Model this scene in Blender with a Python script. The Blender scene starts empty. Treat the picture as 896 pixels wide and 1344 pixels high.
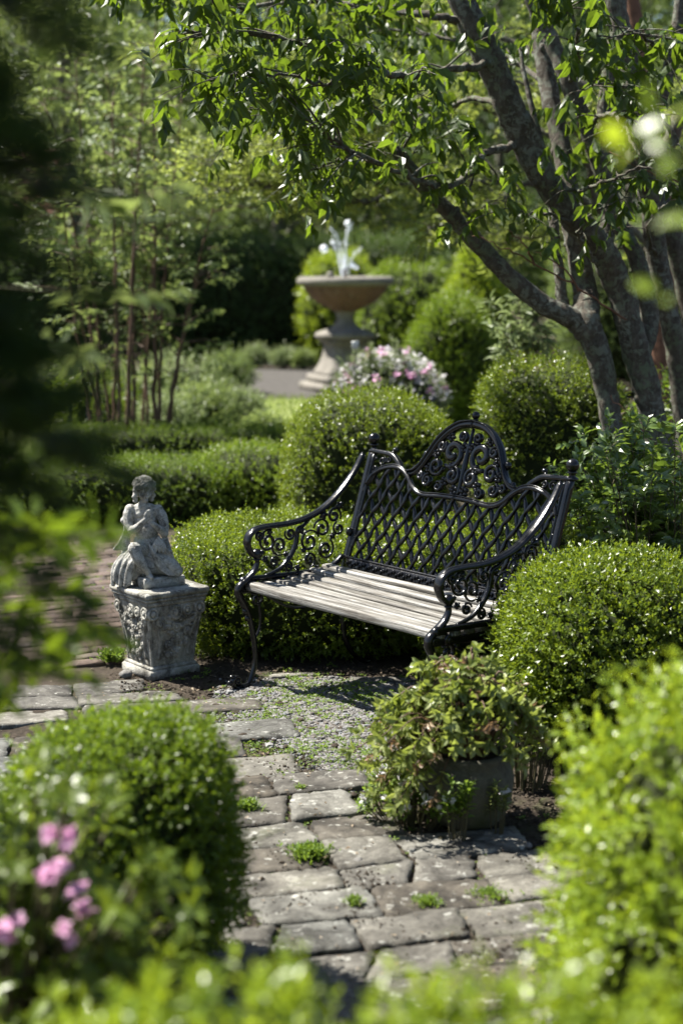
import bpy, math
import numpy as np
from mathutils import Vector
RNG = np.random.default_rng(7)
PI = math.pi
scene = bpy.context.scene
COL = scene.collection
# ------------------------------------------------------------------ camera
F, YH, CH = 2086.0, 337.0, 1.824           # focal length (px of a 896x1344 frame), horizon row, eye height
T = math.atan((672 - YH) / F)
cam_d = bpy.data.cameras.new("camera"); cam = bpy.data.objects.new("camera", cam_d); COL.objects.link(cam)
cam.location = (0, 0, CH); cam.rotation_euler = (PI / 2 - T, 0, 0)
cam_d.sensor_fit = 'VERTICAL'; cam_d.sensor_height = 36; cam_d.lens = F / 1344 * 36
cam_d.clip_start = 0.05; cam_d.clip_end = 500
cam_d.dof.use_dof = True; cam_d.dof.focus_distance = 6.35; cam_d.dof.aperture_fstop = 1.9
cam_d.dof.aperture_blades = 0
scene.camera = cam

def ray(px, py):
    u = (672 - py) / F
    return np.array([(px - 448) / F, math.cos(T) + math.sin(T) * u, -math.sin(T) + math.cos(T) * u])
def at(px, py, z=0.0):
    r = ray(px, py); k = (z - CH) / r[2]
    return np.array([0, 0, CH]) + r * k
def P(px, py, Y):
    r = ray(px, py)
    return np.array([0, 0, CH]) + r * (Y / r[1])
def nrm(v):
    v = np.asarray(v, float); return v / np.maximum(np.linalg.norm(v, axis=-1, keepdims=True), 1e-9)

# ------------------------------------------------------------------ mesh builder
class MB:
    def __init__(s): s.v = []; s.f = []; s.n = 0; s.r = []; s.m = []
    def add(s, V, Fs, rnd=0.5, mi=0):
        V = np.asarray(V, float).reshape(-1, 3)
        if not isinstance(Fs, (list, tuple)): Fs = [Fs]
        for f in Fs:
            f = np.asarray(f, dtype=np.int64)
            if len(f): s.f.append(f + s.n); s.m.append(np.full(len(f), mi, dtype=np.int32))
        s.v.append(V); s.n += len(V)
        s.r.append(np.broadcast_to(np.asarray(rnd, float), (len(V),)).copy())
    def mesh(s, name, smooth=True):
        V = np.concatenate(s.v).astype(np.float32); me = bpy.data.meshes.new(name)
        me.vertices.add(len(V)); me.vertices.foreach_set('co', V.ravel())
        idx = np.concatenate([f.ravel() for f in s.f]).astype(np.int32)
        sz = np.concatenate([np.full(len(f), f.shape[1], dtype=np.int32) for f in s.f])
        st = np.concatenate([[0], np.cumsum(sz)[:-1]]).astype(np.int32)
        me.loops.add(len(idx)); me.loops.foreach_set('vertex_index', idx)
        me.polygons.add(len(sz)); me.polygons.foreach_set('loop_start', st); me.polygons.foreach_set('loop_total', sz)
        me.polygons.foreach_set('material_index', np.concatenate(s.m))
        me.polygons.foreach_set('use_smooth', np.full(len(sz), smooth))
        a = me.attributes.new('rnd', 'FLOAT', 'POINT'); a.data.foreach_set('value', np.concatenate(s.r).astype(np.float32))
        me.update(calc_edges=True); return me
    def build(s, name, mats, parent=None, smooth=True, origin=None):
        if origin is not None:
            s.v = [v - np.asarray(origin, float) for v in s.v]
        me = s.mesh(name, smooth)
        for m in (mats if isinstance(mats, (list, tuple)) else [mats]): me.materials.append(m)
        o = bpy.data.objects.new(name, me); COL.objects.link(o)
        if parent is not None: o.parent = parent
        if origin is not None: o.location = origin
        return o
def tag(o, label=None, cat=None, group=None, kind=None):
    if label: o['label'] = label
    if cat: o['category'] = cat
    if group: o['group'] = group
    if kind: o['kind'] = kind
    return o
def thing(name, label, cat, loc=(0, 0, 0), rz=0, group=None):
    o = bpy.data.objects.new(name, None); COL.objects.link(o); o.empty_display_size = .1
    o.location = loc; o.rotation_euler = (0, 0, rz); return tag(o, label, cat, group)
def copy_tree(o, parent=None):
    c = o.copy(); COL.objects.link(c); c.parent = parent
    for ch in list(o.children): copy_tree(ch, c)
    return c

# ------------------------------------------------------------------ shapes
def smooth_path(pts, n=8, closed=False):
    p = np.asarray(pts, float)
    if len(p) < 3: return np.array([p[0] + (p[-1] - p[0]) * t for t in np.linspace(0, 1, n + 1)])
    q = np.vstack([p[-1:], p, p[:2]]) if closed else np.vstack([2 * p[0] - p[1], p, 2 * p[-1] - p[-2]])
    out = []
    m = len(p) if closed else len(p) - 1
    for i in range(m):
        a, b, c, d = q[i], q[i + 1], q[i + 2], q[i + 3]
        for t in np.linspace(0, 1, n, endpoint=False):
            out.append(.5 * ((2 * b) + (c - a) * t + (2 * a - 5 * b + 4 * c - d) * t * t + (3 * b - a - 3 * c + d) * t ** 3))
    if not closed: out.append(p[-1])
    return np.array(out)
def resamp(r, n):
    r = np.atleast_1d(np.asarray(r, float))
    return np.interp(np.linspace(0, 1, n), np.linspace(0, 1, len(r)), r) if len(r) > 1 else np.full(n, r[0])
def sweep(mb, path, w, h=None, up=(1, 0, 0), sides=8, power=2.0, rnd=.5, mi=0, cap=True, closed=False):
    """w = half-width along `up`, h = half-thickness across it"""
    p = np.asarray(path, float); n = len(p); w = resamp(w, n); h = w if h is None else resamp(h, n)
    tg = nrm(np.gradient(p, axis=0))
    if closed: tg = nrm(np.roll(p, -1, 0) - np.roll(p, 1, 0))
    u = np.broadcast_to(np.asarray(up, float), p.shape)
    u = nrm(u - tg * np.sum(u * tg, 1, keepdims=True)); v = np.cross(tg, u)
    a = np.linspace(0, 2 * PI, sides, endpoint=False) + PI / sides
    ca, sa = np.cos(a), np.sin(a)
    ca = np.sign(ca) * np.abs(ca) ** (2 / power); sa = np.sign(sa) * np.abs(sa) ** (2 / power)
    V = p[:, None] + u[:, None] * (w[:, None] * ca)[:, :, None] + v[:, None] * (h[:, None] * sa)[:, :, None]
    i = np.arange(n if closed else n - 1)[:, None] * sides; j = np.arange(sides)[None]; j2 = (j + 1) % sides
    i2 = (i + sides) % (n * sides)
    Q = np.stack([i + j, i + j2, i2 + j2, i2 + j], -1).reshape(-1, 4)
    V = V.reshape(-1, 3); fs = [Q]
    if cap and not closed:
        k = len(V); V = np.vstack([V, p[0] - tg[0] * h[0] * .35, p[-1] + tg[-1] * h[-1] * .35]); jj = np.arange(sides); b = (n - 1) * sides
        fs += [np.stack([np.full(sides, k), (jj + 1) % sides, jj], 1), np.stack([np.full(sides, k + 1), b + jj, b + (jj + 1) % sides], 1)]
    mb.add(V, fs, rnd, mi)
def tube(mb, path, r, sides=8, rnd=.5, mi=0, bump=0., rng=RNG):
    """round tube with transported frame and uneven radius"""
    p = np.asarray(path, float); n = len(p); r = resamp(r, n)
    tg = nrm(np.gradient(p, axis=0)); u = np.zeros_like(p)
    a = np.array([0, 0, 1.]) if abs(tg[0][2]) < .9 else np.array([1., 0, 0]); u0 = nrm(np.cross(tg[0], a))
    for i in range(n):
        u0 = nrm(u0 - tg[i] * np.dot(u0, tg[i])); u[i] = u0
    v = np.cross(tg, u); a = np.linspace(0, 2 * PI, sides, endpoint=False)
    R = r[:, None] * np.ones((1, sides))
    if bump:
        ph = rng.uniform(0, 6, 6); z = np.arange(n)[:, None]
        R = R * (1 + bump * (np.sin(2 * a[None] + ph[0] + z * .35) + .6 * np.sin(3 * a[None] + ph[1] - z * .5) + .5 * np.sin(z * .9 + ph[2]) + .6 * rng.normal(size=R.shape) * .5))
    V = (p[:, None] + u[:, None] * (R * np.cos(a))[:, :, None] + v[:, None] * (R * np.sin(a))[:, :, None]).reshape(-1, 3)
    i = np.arange(n - 1)[:, None] * sides; j = np.arange(sides)[None]; j2 = (j + 1) % sides
    Q = np.stack([i + j, i + j2, i + sides + j2, i + sides + j], -1).reshape(-1, 4)
    k = len(V); V = np.vstack([V, p[-1] + tg[-1] * r[-1] * .5]); jj = np.arange(sides); b = (n - 1) * sides
    mb.add(V, [Q, np.stack([np.full(sides, k), b + jj, b + (jj + 1) % sides], 1)], rnd, mi)
def ball(mb, c, r, seg=14, rings=9, rnd=.5, mi=0, M=None):
    r = np.broadcast_to(np.asarray(r, float), (3,)); th = np.linspace(0, PI, rings + 1)[1:-1]; ph = np.linspace(0, 2 * PI, seg, endpoint=False)
    V = np.stack([np.outer(np.sin(th), np.cos(ph)), np.outer(np.sin(th), np.sin(ph)), np.outer(np.cos(th), np.ones(seg))], -1).reshape(-1, 3)
    V = np.vstack([V, [0, 0, 1], [0, 0, -1]]) * r
    if M is not None: V = V @ np.asarray(M).T
    V = V + np.asarray(c, float); m = len(th); k = m * seg
    i = np.arange(m - 1)[:, None] * seg; j = np.arange(seg)[None]; j2 = (j + 1) % seg
    Q = np.stack([i + j, i + seg + j, i + seg + j2, i + j2], -1).reshape(-1, 4); jj = np.arange(seg)
    mb.add(V, [Q, np.stack([np.full(seg, k), jj, (jj + 1) % seg], 1), np.stack([np.full(seg, k + 1), (m - 1) * seg + (jj + 1) % seg, (m - 1) * seg + jj], 1)], rnd, mi)
def lathe(mb, prof, seg=32, c=(0, 0, 0), rnd=.5, mi=0, square=None, rot=0, flute=None):
    """prof: (radius, z). square = superellipse power per row or None"""
    pr = np.asarray(prof, float); a = np.linspace(0, 2 * PI, seg, endpoint=False) + rot
    n = len(pr); R = pr[:, 0][:, None] * np.ones((1, seg))
    if square is not None:
        sq = np.broadcast_to(np.asarray(square, float), (n,))[:, None]; b = a - rot
        k = (np.abs(np.cos(b))[None] ** sq + np.abs(np.sin(b))[None] ** sq) ** (-1 / sq); R = R * k
    if flute: R = R * (1 + flute[1] * np.cos(flute[0] * a)[None] * flute[2](pr[:, 1])[:, None])
    V = np.stack([R * np.cos(a), R * np.sin(a), pr[:, 1][:, None] * np.ones((1, seg))], -1).reshape(-1, 3) + np.asarray(c, float)
    i = np.arange(n - 1)[:, None] * seg; j = np.arange(seg)[None]; j2 = (j + 1) % seg
    Q = np.stack([i + j, i + j2, i + seg + j2, i + seg + j], -1).reshape(-1, 4)
    V = np.vstack([V, [[c[0], c[1], c[2] + pr[0, 1]], [c[0], c[1], c[2] + pr[-1, 1]]]]); k = n * seg; jj = np.arange(seg)
    mb.add(V, [Q, np.stack([np.full(seg, k), (jj + 1) % seg, jj], 1), np.stack([np.full(seg, k + 1), (n - 1) * seg + jj, (n - 1) * seg + (jj + 1) % seg], 1)], rnd, mi)
def box(mb, c, h, bev=.004, rnd=.5, mi=0, taper=1.0, rot=None):
    """bevelled box; taper scales the bottom"""
    hx, hy, hz = h; b = min(bev, hx * .9, hy * .9, hz * .9)
    rows = [(-hz, b), (-hz + b, 0), (hz - b, 0), (hz, b)]; V = []
    for z, i in rows:
        s = taper + (1 - taper) * (z + hz) / (2 * hz); ax, ay = (hx) * s - i, (hy) * s - i; c2 = b * .6
        for x, y in [(-ax + c2, -ay), (ax - c2, -ay), (ax, -ay + c2), (ax, ay - c2), (ax - c2, ay), (-ax + c2, ay), (-ax, ay - c2), (-ax, -ay + c2)]: V.append((x, y, z))
    V = np.array(V); Q = []
    for r in range(3):
        for j in range(8): Q.append((r * 8 + j, r * 8 + (j + 1) % 8, r * 8 + 8 + (j + 1) % 8, r * 8 + 8 + j))
    if rot is not None:
        cs, sn = math.cos(rot), math.sin(rot); V = V @ np.array([[cs, sn, 0], [-sn, cs, 0], [0, 0, 1]])
    mb.add(V + np.asarray(c, float), [np.array(Q), np.array([[7, 6, 5, 4, 3, 2, 1, 0]]), np.array([[24, 25, 26, 27, 28, 29, 30, 31]])], rnd, mi)
def spiral(c, r0, r1, a0, turns, n=26):
    t = np.linspace(0, 1, n); a = a0 + turns * 2 * PI * t; r = r0 + (r1 - r0) * t
    return np.stack([c[0] + r * np.cos(a), c[1] + r * np.sin(a)], 1)

# ------------------------------------------------------------------ leaves
T_S = (np.array([(0, 0, 0), (.5, -.5, .09), (1, 0, -.04), (.5, .5, .09)]), np.array([(0, 2, 1), (0, 3, 2)]))
T_M = (np.array([(0, 0, 0), (.3, -.46, .07), (.3, 0, .0), (.3, .46, .07), (.68, -.36, .02), (.68, 0, -.06), (.68, .36, .02), (1, 0, -.2)]),
       np.array([(0, 2, 1), (0, 3, 2), (1, 2, 5), (1, 5, 4), (2, 3, 6), (2, 6, 5), (4, 5, 7), (5, 6, 7)]))
T_G = (np.array([(0, -.5, 0), (0, .5, 0), (.6, .35, 0), (.6, -.35, 0), (1, 0, -.12)]), np.array([(0, 1, 2), (0, 2, 3), (3, 2, 4)]))
def leaves(mb, pos, d, n, L, W, tm=T_S, rng=RNG, rnd=None, mi=0):
    N = len(pos)
    if N == 0: return
    d = nrm(d); s = nrm(np.cross(n, d)); n = np.cross(d, s)
    L = np.broadcast_to(L, (N,)); W = np.broadcast_to(W, (N,)); tv, tf = tm
    V = pos[:, None] + d[:, None] * (L[:, None] * tv[None, :, 0])[..., None] + s[:, None] * (W[:, None] * tv[None, :, 1])[..., None] + n[:, None] * (L[:, None] * tv[None, :, 2])[..., None]
    k = len(tv); Fs = (tf[None] + (np.arange(N) * k)[:, None, None]).reshape(-1, 3)
    r = rng.uniform(0, 1, N) if rnd is None else rnd
    mb.add(V.reshape(-1, 3), [Fs], np.repeat(r, k), mi)
def perp(d):
    a = np.where(np.abs(d[:, 2:3]) < .9, np.array([[0, 0, 1.]]), np.array([[1., 0, 0]]))
    e1 = nrm(np.cross(d, a)); return e1, np.cross(d, e1)
def sprigs(mb, B, D, k, ln, L, W, tm=T_S, spread=.9, droop=0., flat=False, rng=RNG, rnd=None, mi=0, tip=True):
    """k leaves along each little shoot starting at B in direction D"""
    S = len(B)
    if S == 0: return
    D = nrm(D); e1, e2 = perp(D); ph0 = rng.uniform(0, 2 * PI, S); ln = np.broadcast_to(ln, (S,)); sr = rng.uniform(0, 1, S) if rnd is None else np.broadcast_to(rnd, (S,))
    for j in range(k):
        t = (j + .5) / k; ph = ph0 + (j * PI if flat else j * 2.4) + rng.normal(0, .3, S)
        rad = e1 * np.cos(ph)[:, None] + e2 * np.sin(ph)[:, None]
        if flat: rad = nrm(rad * np.array([1, 1, .35]))
        sp = spread * (1 - .55 * t if tip else 1)
        d = nrm(D * (1 - sp * .5) + rad * sp + rng.normal(0, .16, (S, 3)) + np.array([0, 0, -droop]))
        n = nrm(D * .9 - rad * .5 + np.array([0, 0, .5 if flat or droop else .15]) + rng.normal(0, .25, (S, 3)))
        sc = rng.uniform(.7, 1.15, S) * (1 - .25 * t)
        leaves(mb, B + D * (ln * t)[:, None], d, n, L * sc, W * sc, tm, rng, np.clip(sr * .6 + .4 * rng.uniform(0, 1, S) + .12 * (t - .5), 0, 1), mi)
def lump(u, ph, k=3.):
    return (np.sin(u[:, 0] * k + ph[0]) * np.sin(u[:, 1] * k * 1.13 + ph[1]) + np.sin(u[:, 2] * k * 1.31 + ph[2]) * np.sin(u[:, 0] * k * .9 + ph[3])
            + .6 * np.sin(u[:, 0] * k * 2.3 + ph[4]) * np.sin(u[:, 2] * k * 2.1 + ph[5]) + .4 * np.sin(u[:, 1] * k * 3.7 + ph[1]) * np.sin(u[:, 2] * k * 3.9 + ph[2])) / 2.
def shell_points(R, p, N, rng, ph, lumpy, k=3.):
    a, b, c = R
    if p <= 2.6: q = nrm(rng.normal(size=(N, 3))) * np.array(R)
    else:
        ar = np.array([b * c, b * c, a * c, a * c, a * b, a * b]); fc = rng.choice(6, N, p=ar / ar.sum()); q = rng.uniform(-1, 1, (N, 3)) * np.array(R)
        ax = fc // 2; q[np.arange(N), ax] = np.where(fc % 2, 1, -1) * np.array(R)[ax]
    s = (np.abs(q / np.array(R)) ** p).sum(1) ** (-1 / p); q = q * s[:, None]
    n = nrm(np.sign(q) * np.abs(q / np.array(R)) ** (p - 1) / np.array(R))
    m = 1 + lumpy * lump(q / max(R) * 1.0, ph, k)
    return q * m[:, None], n
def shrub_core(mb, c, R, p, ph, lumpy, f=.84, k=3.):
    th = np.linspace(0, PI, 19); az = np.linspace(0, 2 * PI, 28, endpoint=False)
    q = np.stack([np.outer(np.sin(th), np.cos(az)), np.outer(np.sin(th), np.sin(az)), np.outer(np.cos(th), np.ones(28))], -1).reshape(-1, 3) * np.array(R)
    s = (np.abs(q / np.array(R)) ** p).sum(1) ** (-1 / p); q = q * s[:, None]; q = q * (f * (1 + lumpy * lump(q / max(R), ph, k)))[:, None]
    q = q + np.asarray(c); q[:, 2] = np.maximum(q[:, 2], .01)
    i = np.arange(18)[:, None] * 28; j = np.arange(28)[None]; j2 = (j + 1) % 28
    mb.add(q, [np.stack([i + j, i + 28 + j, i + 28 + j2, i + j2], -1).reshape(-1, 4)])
def shrub(name, label, cat, c, R, p=2.2, N=3000, leaf=.018, mat=None, core=None, lumpy=.05, k=8, seed=1, ln=.045, spread=.85, tm=T_S, up=.35, depth=.16, asp=.55, group=None, kk=3., core_name='twigs', jit=.5, stray=.03, cf=.84, drop=None):
    rng = np.random.default_rng(seed); ph = rng.uniform(0, 6, 6)
    t = thing(name, label, cat, (c[0], c[1], 0), 0, group); cc = np.array([0, 0, c[2]])
    q, n = shell_points(R, p, N, rng, ph, lumpy, kk)
    q = q * (1 - depth * rng.uniform(0, 1, N) ** 1.6)[:, None] + cc
    st = rng.uniform(0, 1, N) < stray
    q = q + n * (np.where(st, rng.uniform(0, ln * 1.2, N), 0))[:, None]
    ok = q[:, 2] > .015
    gap = lump(q / max(R) + 7.3, ph[::-1], kk * 2.2) + rng.normal(0, .12, len(q)); ok &= (gap > np.quantile(gap, .07)) | (rng.uniform(0, 1, len(q)) < .25)
    if drop is not None: ok &= drop(q)
    q, n = q[ok], n[ok]
    m = MB(); sprigs(m, q - n * ln * .5, n + np.array([0, 0, up]) + rng.normal(0, jit, q.shape), k, ln * rng.uniform(.6, 1.55, len(q)), leaf, leaf * asp, tm, spread, rng=rng)
    m.build('foliage', mat, t, smooth=False)
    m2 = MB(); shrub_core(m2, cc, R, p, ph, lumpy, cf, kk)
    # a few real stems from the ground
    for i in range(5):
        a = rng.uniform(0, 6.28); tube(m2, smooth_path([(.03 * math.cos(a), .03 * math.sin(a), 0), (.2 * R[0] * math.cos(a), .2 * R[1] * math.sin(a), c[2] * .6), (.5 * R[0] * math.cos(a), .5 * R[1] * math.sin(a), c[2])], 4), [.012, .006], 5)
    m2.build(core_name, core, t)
    return t
# ------------------------------------------------------------------ materials
def newmat(name):
    m = bpy.data.materials.new(name); m.use_nodes = True; nt = m.node_tree; nt.nodes.clear()
    out = nt.nodes.new('ShaderNodeOutputMaterial'); return m, nt, out
def nd(nt, t, **kw):
    n = nt.nodes.new(t)
    for k, v in kw.items():
        if k in n.inputs.keys(): n.inputs[k].default_value = v
        else: setattr(n, k, v)
    return n
def ramp(nt, src, stops, interp='LINEAR'):
    r = nt.nodes.new('ShaderNodeValToRGB'); r.color_ramp.interpolation = interp; e = r.color_ramp.elements
    while len(e) > 1: e.remove(e[-1])
    e[0].position = stops[0][0]; e[0].color = (*stops[0][1], 1)
    for p_, c_ in stops[1:]:
        x = e.new(p_); x.color = (*c_, 1)
    nt.links.new(src, r.inputs[0]); return r.outputs[0]
def noise(nt, co, scale, detail=6, rough=.6, dist=0.):
    n = nt.nodes.new('ShaderNodeTexNoise'); n.inputs['Scale'].default_value = scale; n.inputs['Detail'].default_value = detail
    n.inputs['Roughness'].default_value = rough; n.inputs['Distortion'].default_value = dist
    if co is not None: nt.links.new(co, n.inputs['Vector'])
    return n.outputs[0]
def mixc(nt, fac, a, b, mode='MIX'):
    m = nt.nodes.new('ShaderNodeMix'); m.data_type = 'RGBA'; m.blend_type = mode
    for i, x in ((6, a), (7, b)):
        if isinstance(x, tuple): m.inputs[i].default_value = (*x, 1)
        else: nt.links.new(x, m.inputs[i])
    if isinstance(fac, float): m.inputs[0].default_value = fac
    else: nt.links.new(fac, m.inputs[0])
    return m.outputs[2]
def objco(nt, scale=(1, 1, 1)):
    tc = nt.nodes.new('ShaderNodeTexCoord'); mp = nt.nodes.new('ShaderNodeMapping'); mp.inputs['Scale'].default_value = scale
    nt.links.new(tc.outputs['Object'], mp.inputs[0]); return mp.outputs[0]
def attr(nt, name='rnd'):
    a = nt.nodes.new('ShaderNodeAttribute'); a.attribute_name = name; return a.outputs['Fac']
def bump(nt, h, strength, dist, base=None):
    b = nt.nodes.new('ShaderNodeBump'); b.inputs['Strength'].default_value = strength; b.inputs['Distance'].default_value = dist
    nt.links.new(h, b.inputs['Height'])
    if base is not None: nt.links.new(base, b.inputs['Normal'])
    return b.outputs[0]
def leafmat(name, cols, trans=.35, tc=(.22, .34, .02), rough=.38, spec=.5, tvar=None):
    m, nt, out = newmat(name); r = attr(nt); col = ramp(nt, r, [(i / (len(cols) - 1), c) for i, c in enumerate(cols)])
    co = objco(nt); nz = noise(nt, co, 5., 3)
    col = mixc(nt, .5, col, ramp(nt, nz, [(.3, tuple(x * .62 for x in cols[0])), (.7, tuple(min(1, x * 1.1) for x in cols[-1]))]))
    b = nd(nt, 'ShaderNodeBsdfPrincipled'); nt.links.new(col, b.inputs['Base Color']); b.inputs['Roughness'].default_value = rough; b.inputs['Specular IOR Level'].default_value = spec
    tr = nd(nt, 'ShaderNodeBsdfTranslucent')
    tcol = mixc(nt, .45, tc, col, 'MIX'); nt.links.new(tcol, tr.inputs[0])
    mx = nd(nt, 'ShaderNodeMixShader'); mx.inputs[0].default_value = trans
    nt.links.new(b.outputs[0], mx.inputs[1]); nt.links.new(tr.outputs[0], mx.inputs[2]); nt.links.new(mx.outputs[0], out.inputs[0]); return m
def plain(name, col, rough=.6, spec=.5, metal=0., nz=None, coat=0.):
    m, nt, out = newmat(name); b = nd(nt, 'ShaderNodeBsdfPrincipled'); b.inputs['Roughness'].default_value = rough; b.inputs['Specular IOR Level'].default_value = spec; b.inputs['Metallic'].default_value = metal
    b.inputs['Coat Weight'].default_value = coat
    co = objco(nt); n1 = noise(nt, co, nz or 12., 5); c = ramp(nt, n1, [(.3, tuple(x * .65 for x in col)), (.7, tuple(min(1, x * 1.25) for x in col))])
    nt.links.new(c, b.inputs['Base Color']); nt.links.new(bump(nt, n1, .3, .01), b.inputs['Normal']); nt.links.new(b.outputs[0], out.inputs[0]); return m
M = {}
M['box'] = leafmat('boxwood_leaf', [(.035, .065, .010), (.08, .13, .013), (.155, .205, .02)], .36, (.36, .46, .02), .34, .45)
M['box_dark'] = leafmat('boxwood_leaf_dark', [(.035, .07, .012), (.06, .105, .016), (.09, .145, .02)], .33, (.22, .34, .02), .3, .6)
M['box_soft'] = leafmat('soft_box_leaf', [(.045, .085, .010), (.09, .15, .013), (.15, .22, .02)], .40, (.34, .47, .02), .38, .45)
M['lime'] = leafmat('bright_new_leaf', [(.10, .17, .012), (.18, .27, .018), (.27, .35, .03)], .47, (.48, .58, .03), .32, .5)
M['tree'] = leafmat('tree_leaf', [(.022, .042, .010), (.034, .062, .012), (.055, .09, .016)], .42, (.28, .42, .02), .40, .4)
M['maple'] = leafmat('fine_light_leaf', [(.12, .17, .035), (.19, .25, .05), (.28, .33, .09)], .47, (.52, .60, .10), .42, .4)
M['sapling'] = leafmat('sapling_leaf', [(.07, .115, .035), (.115, .165, .055), (.18, .23, .085)], .45, (.38, .47, .11), .42, .45)
M['far'] = leafmat('far_leaf', [(.05, .085, .026), (.085, .13, .04), (.14, .19, .065)], .42, (.30, .40, .08), .5, .3)
M['far_dark'] = leafmat('far_dark_leaf', [(.026, .05, .014), (.042, .078, .02), (.07, .11, .03)], .32, (.18, .28, .04), .5, .3)
M['conifer'] = leafmat('conifer_needle', [(.026, .05, .014), (.042, .075, .018), (.06, .10, .025)], .32, (.18, .27, .04), .5, .3)
M['lowhedge'] = leafmat('low_hedge_leaf', [(.04, .08, .010), (.07, .12, .013), (.105, .165, .018)], .38, (.28, .40, .02), .42, .4)
M['loose'] = leafmat('loose_shrub_leaf', [(.06, .10, .022), (.09, .145, .03), (.13, .19, .045)], .34, (.32, .46, .04), .24, .9)
M['cream'] = leafmat('pale_plant_leaf', [(.09, .14, .05), (.15, .2, .08), (.24, .28, .13)], .4, (.32, .4, .14), .45, .4)
M['pot_leaf'] = leafmat('pot_plant_leaf', [(.07, .12, .02), (.15, .2, .04), (.32, .34, .14)], .40, (.40, .48, .05), .32, .55)
M['bronze'] = leafmat('bronze_tip_leaf', [(.16, .08, .05), (.24, .17, .10), (.36, .28, .18)], .35, (.3, .16, .05), .4, .4)
M['weed'] = leafmat('weed_leaf', [(.08, .14, .02), (.12, .2, .03), (.18, .26, .05)], .4, (.34, .48, .04), .5, .3)
M['grass'] = leafmat('grass_blade', [(.08, .13, .02), (.12, .18, .03), (.18, .23, .05)], .4, (.3, .4, .05), .5, .3)
M['pink'] = leafmat('pink_petal', [(.6, .25, .47), (.72, .38, .6), (.82, .55, .72)], .4, (.7, .3, .55), .5, .3)
M['white_petal'] = leafmat('white_petal', [(.6, .55, .6), (.72, .7, .72), (.8, .8, .78)], .35, (.7, .68, .68), .5, .3)
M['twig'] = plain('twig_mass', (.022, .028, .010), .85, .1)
M['stem'] = plain('green_brown_stem', (.08, .07, .035), .7, .3)
M['redstem'] = plain('reddish_stem', (.10, .06, .038), .6, .3)
M['redbark'] = plain('reddish_bark', (.16, .085, .055), .8, .2)

def m_iron():
    m, nt, out = newmat('black_painted_iron'); b = nd(nt, 'ShaderNodeBsdfPrincipled'); co = objco(nt)
    n1 = noise(nt, co, 60., 5); n2 = noise(nt, co, 9., 4)
    c = ramp(nt, n2, [(.35, (.0025, .0025, .003)), (.7, (.007, .007, .008))]); c = mixc(nt, ramp(nt, n1, [(.66, (0, 0, 0)), (.76, (.5, .5, .5))]), c, (.045, .035, .028)); nt.links.new(c, b.inputs['Base Color'])
    nt.links.new(ramp(nt, n1, [(.3, (.15,) * 3), (.75, (.30,) * 3)]), b.inputs['Roughness']); b.inputs['Specular IOR Level'].default_value = .42; b.inputs['Coat Weight'].default_value = .0; b.inputs['Coat Roughness'].default_value = .18
    nt.links.new(bump(nt, n1, .22, .003), b.inputs['Normal']); nt.links.new(b.outputs[0], out.inputs[0]); return m
M['iron'] = m_iron()
def m_wood():
    m, nt, out = newmat('weathered_grey_wood'); b = nd(nt, 'ShaderNodeBsdfPrincipled'); co = objco(nt, (1.4, 26, 26)); co2 = objco(nt, (3, 120, 120)); c3 = objco(nt, (1, 1, 1))
    n1 = noise(nt, co, 1.6, 8, .7, .6); n2 = noise(nt, co2, 1.4, 6, .7, .2); n3 = noise(nt, c3, 6, 5)
    c = ramp(nt, n1, [(.36, (.035, .03, .024)), (.45, (.12, .11, .092)), (.53, (.225, .22, .205)), (.68, (.50, .495, .475))])
    c = mixc(nt, ramp(nt, n2, [(.38, (.9,) * 3), (.50, (0, 0, 0))]), c, (.05, .042, .034))
    c = mixc(nt, ramp(nt, n3, [(.55, (0, 0, 0)), (.75, (.35,) * 3)]), c, (.17, .14, .10))
    r = attr(nt); c = mixc(nt, 1.0, c, ramp(nt, r, [(0, (.62, .6, .56)), (1, (1, 1, 1))]), 'MULTIPLY')
    nt.links.new(c, b.inputs['Base Color']); b.inputs['Roughness'].default_value = .62; nt.links.new(bump(nt, n1, .5, .006, bump(nt, n2, .6, .004)), b.inputs['Normal']); nt.links.new(b.outputs[0], out.inputs[0]); return m
M['wood'] = m_wood()
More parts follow.
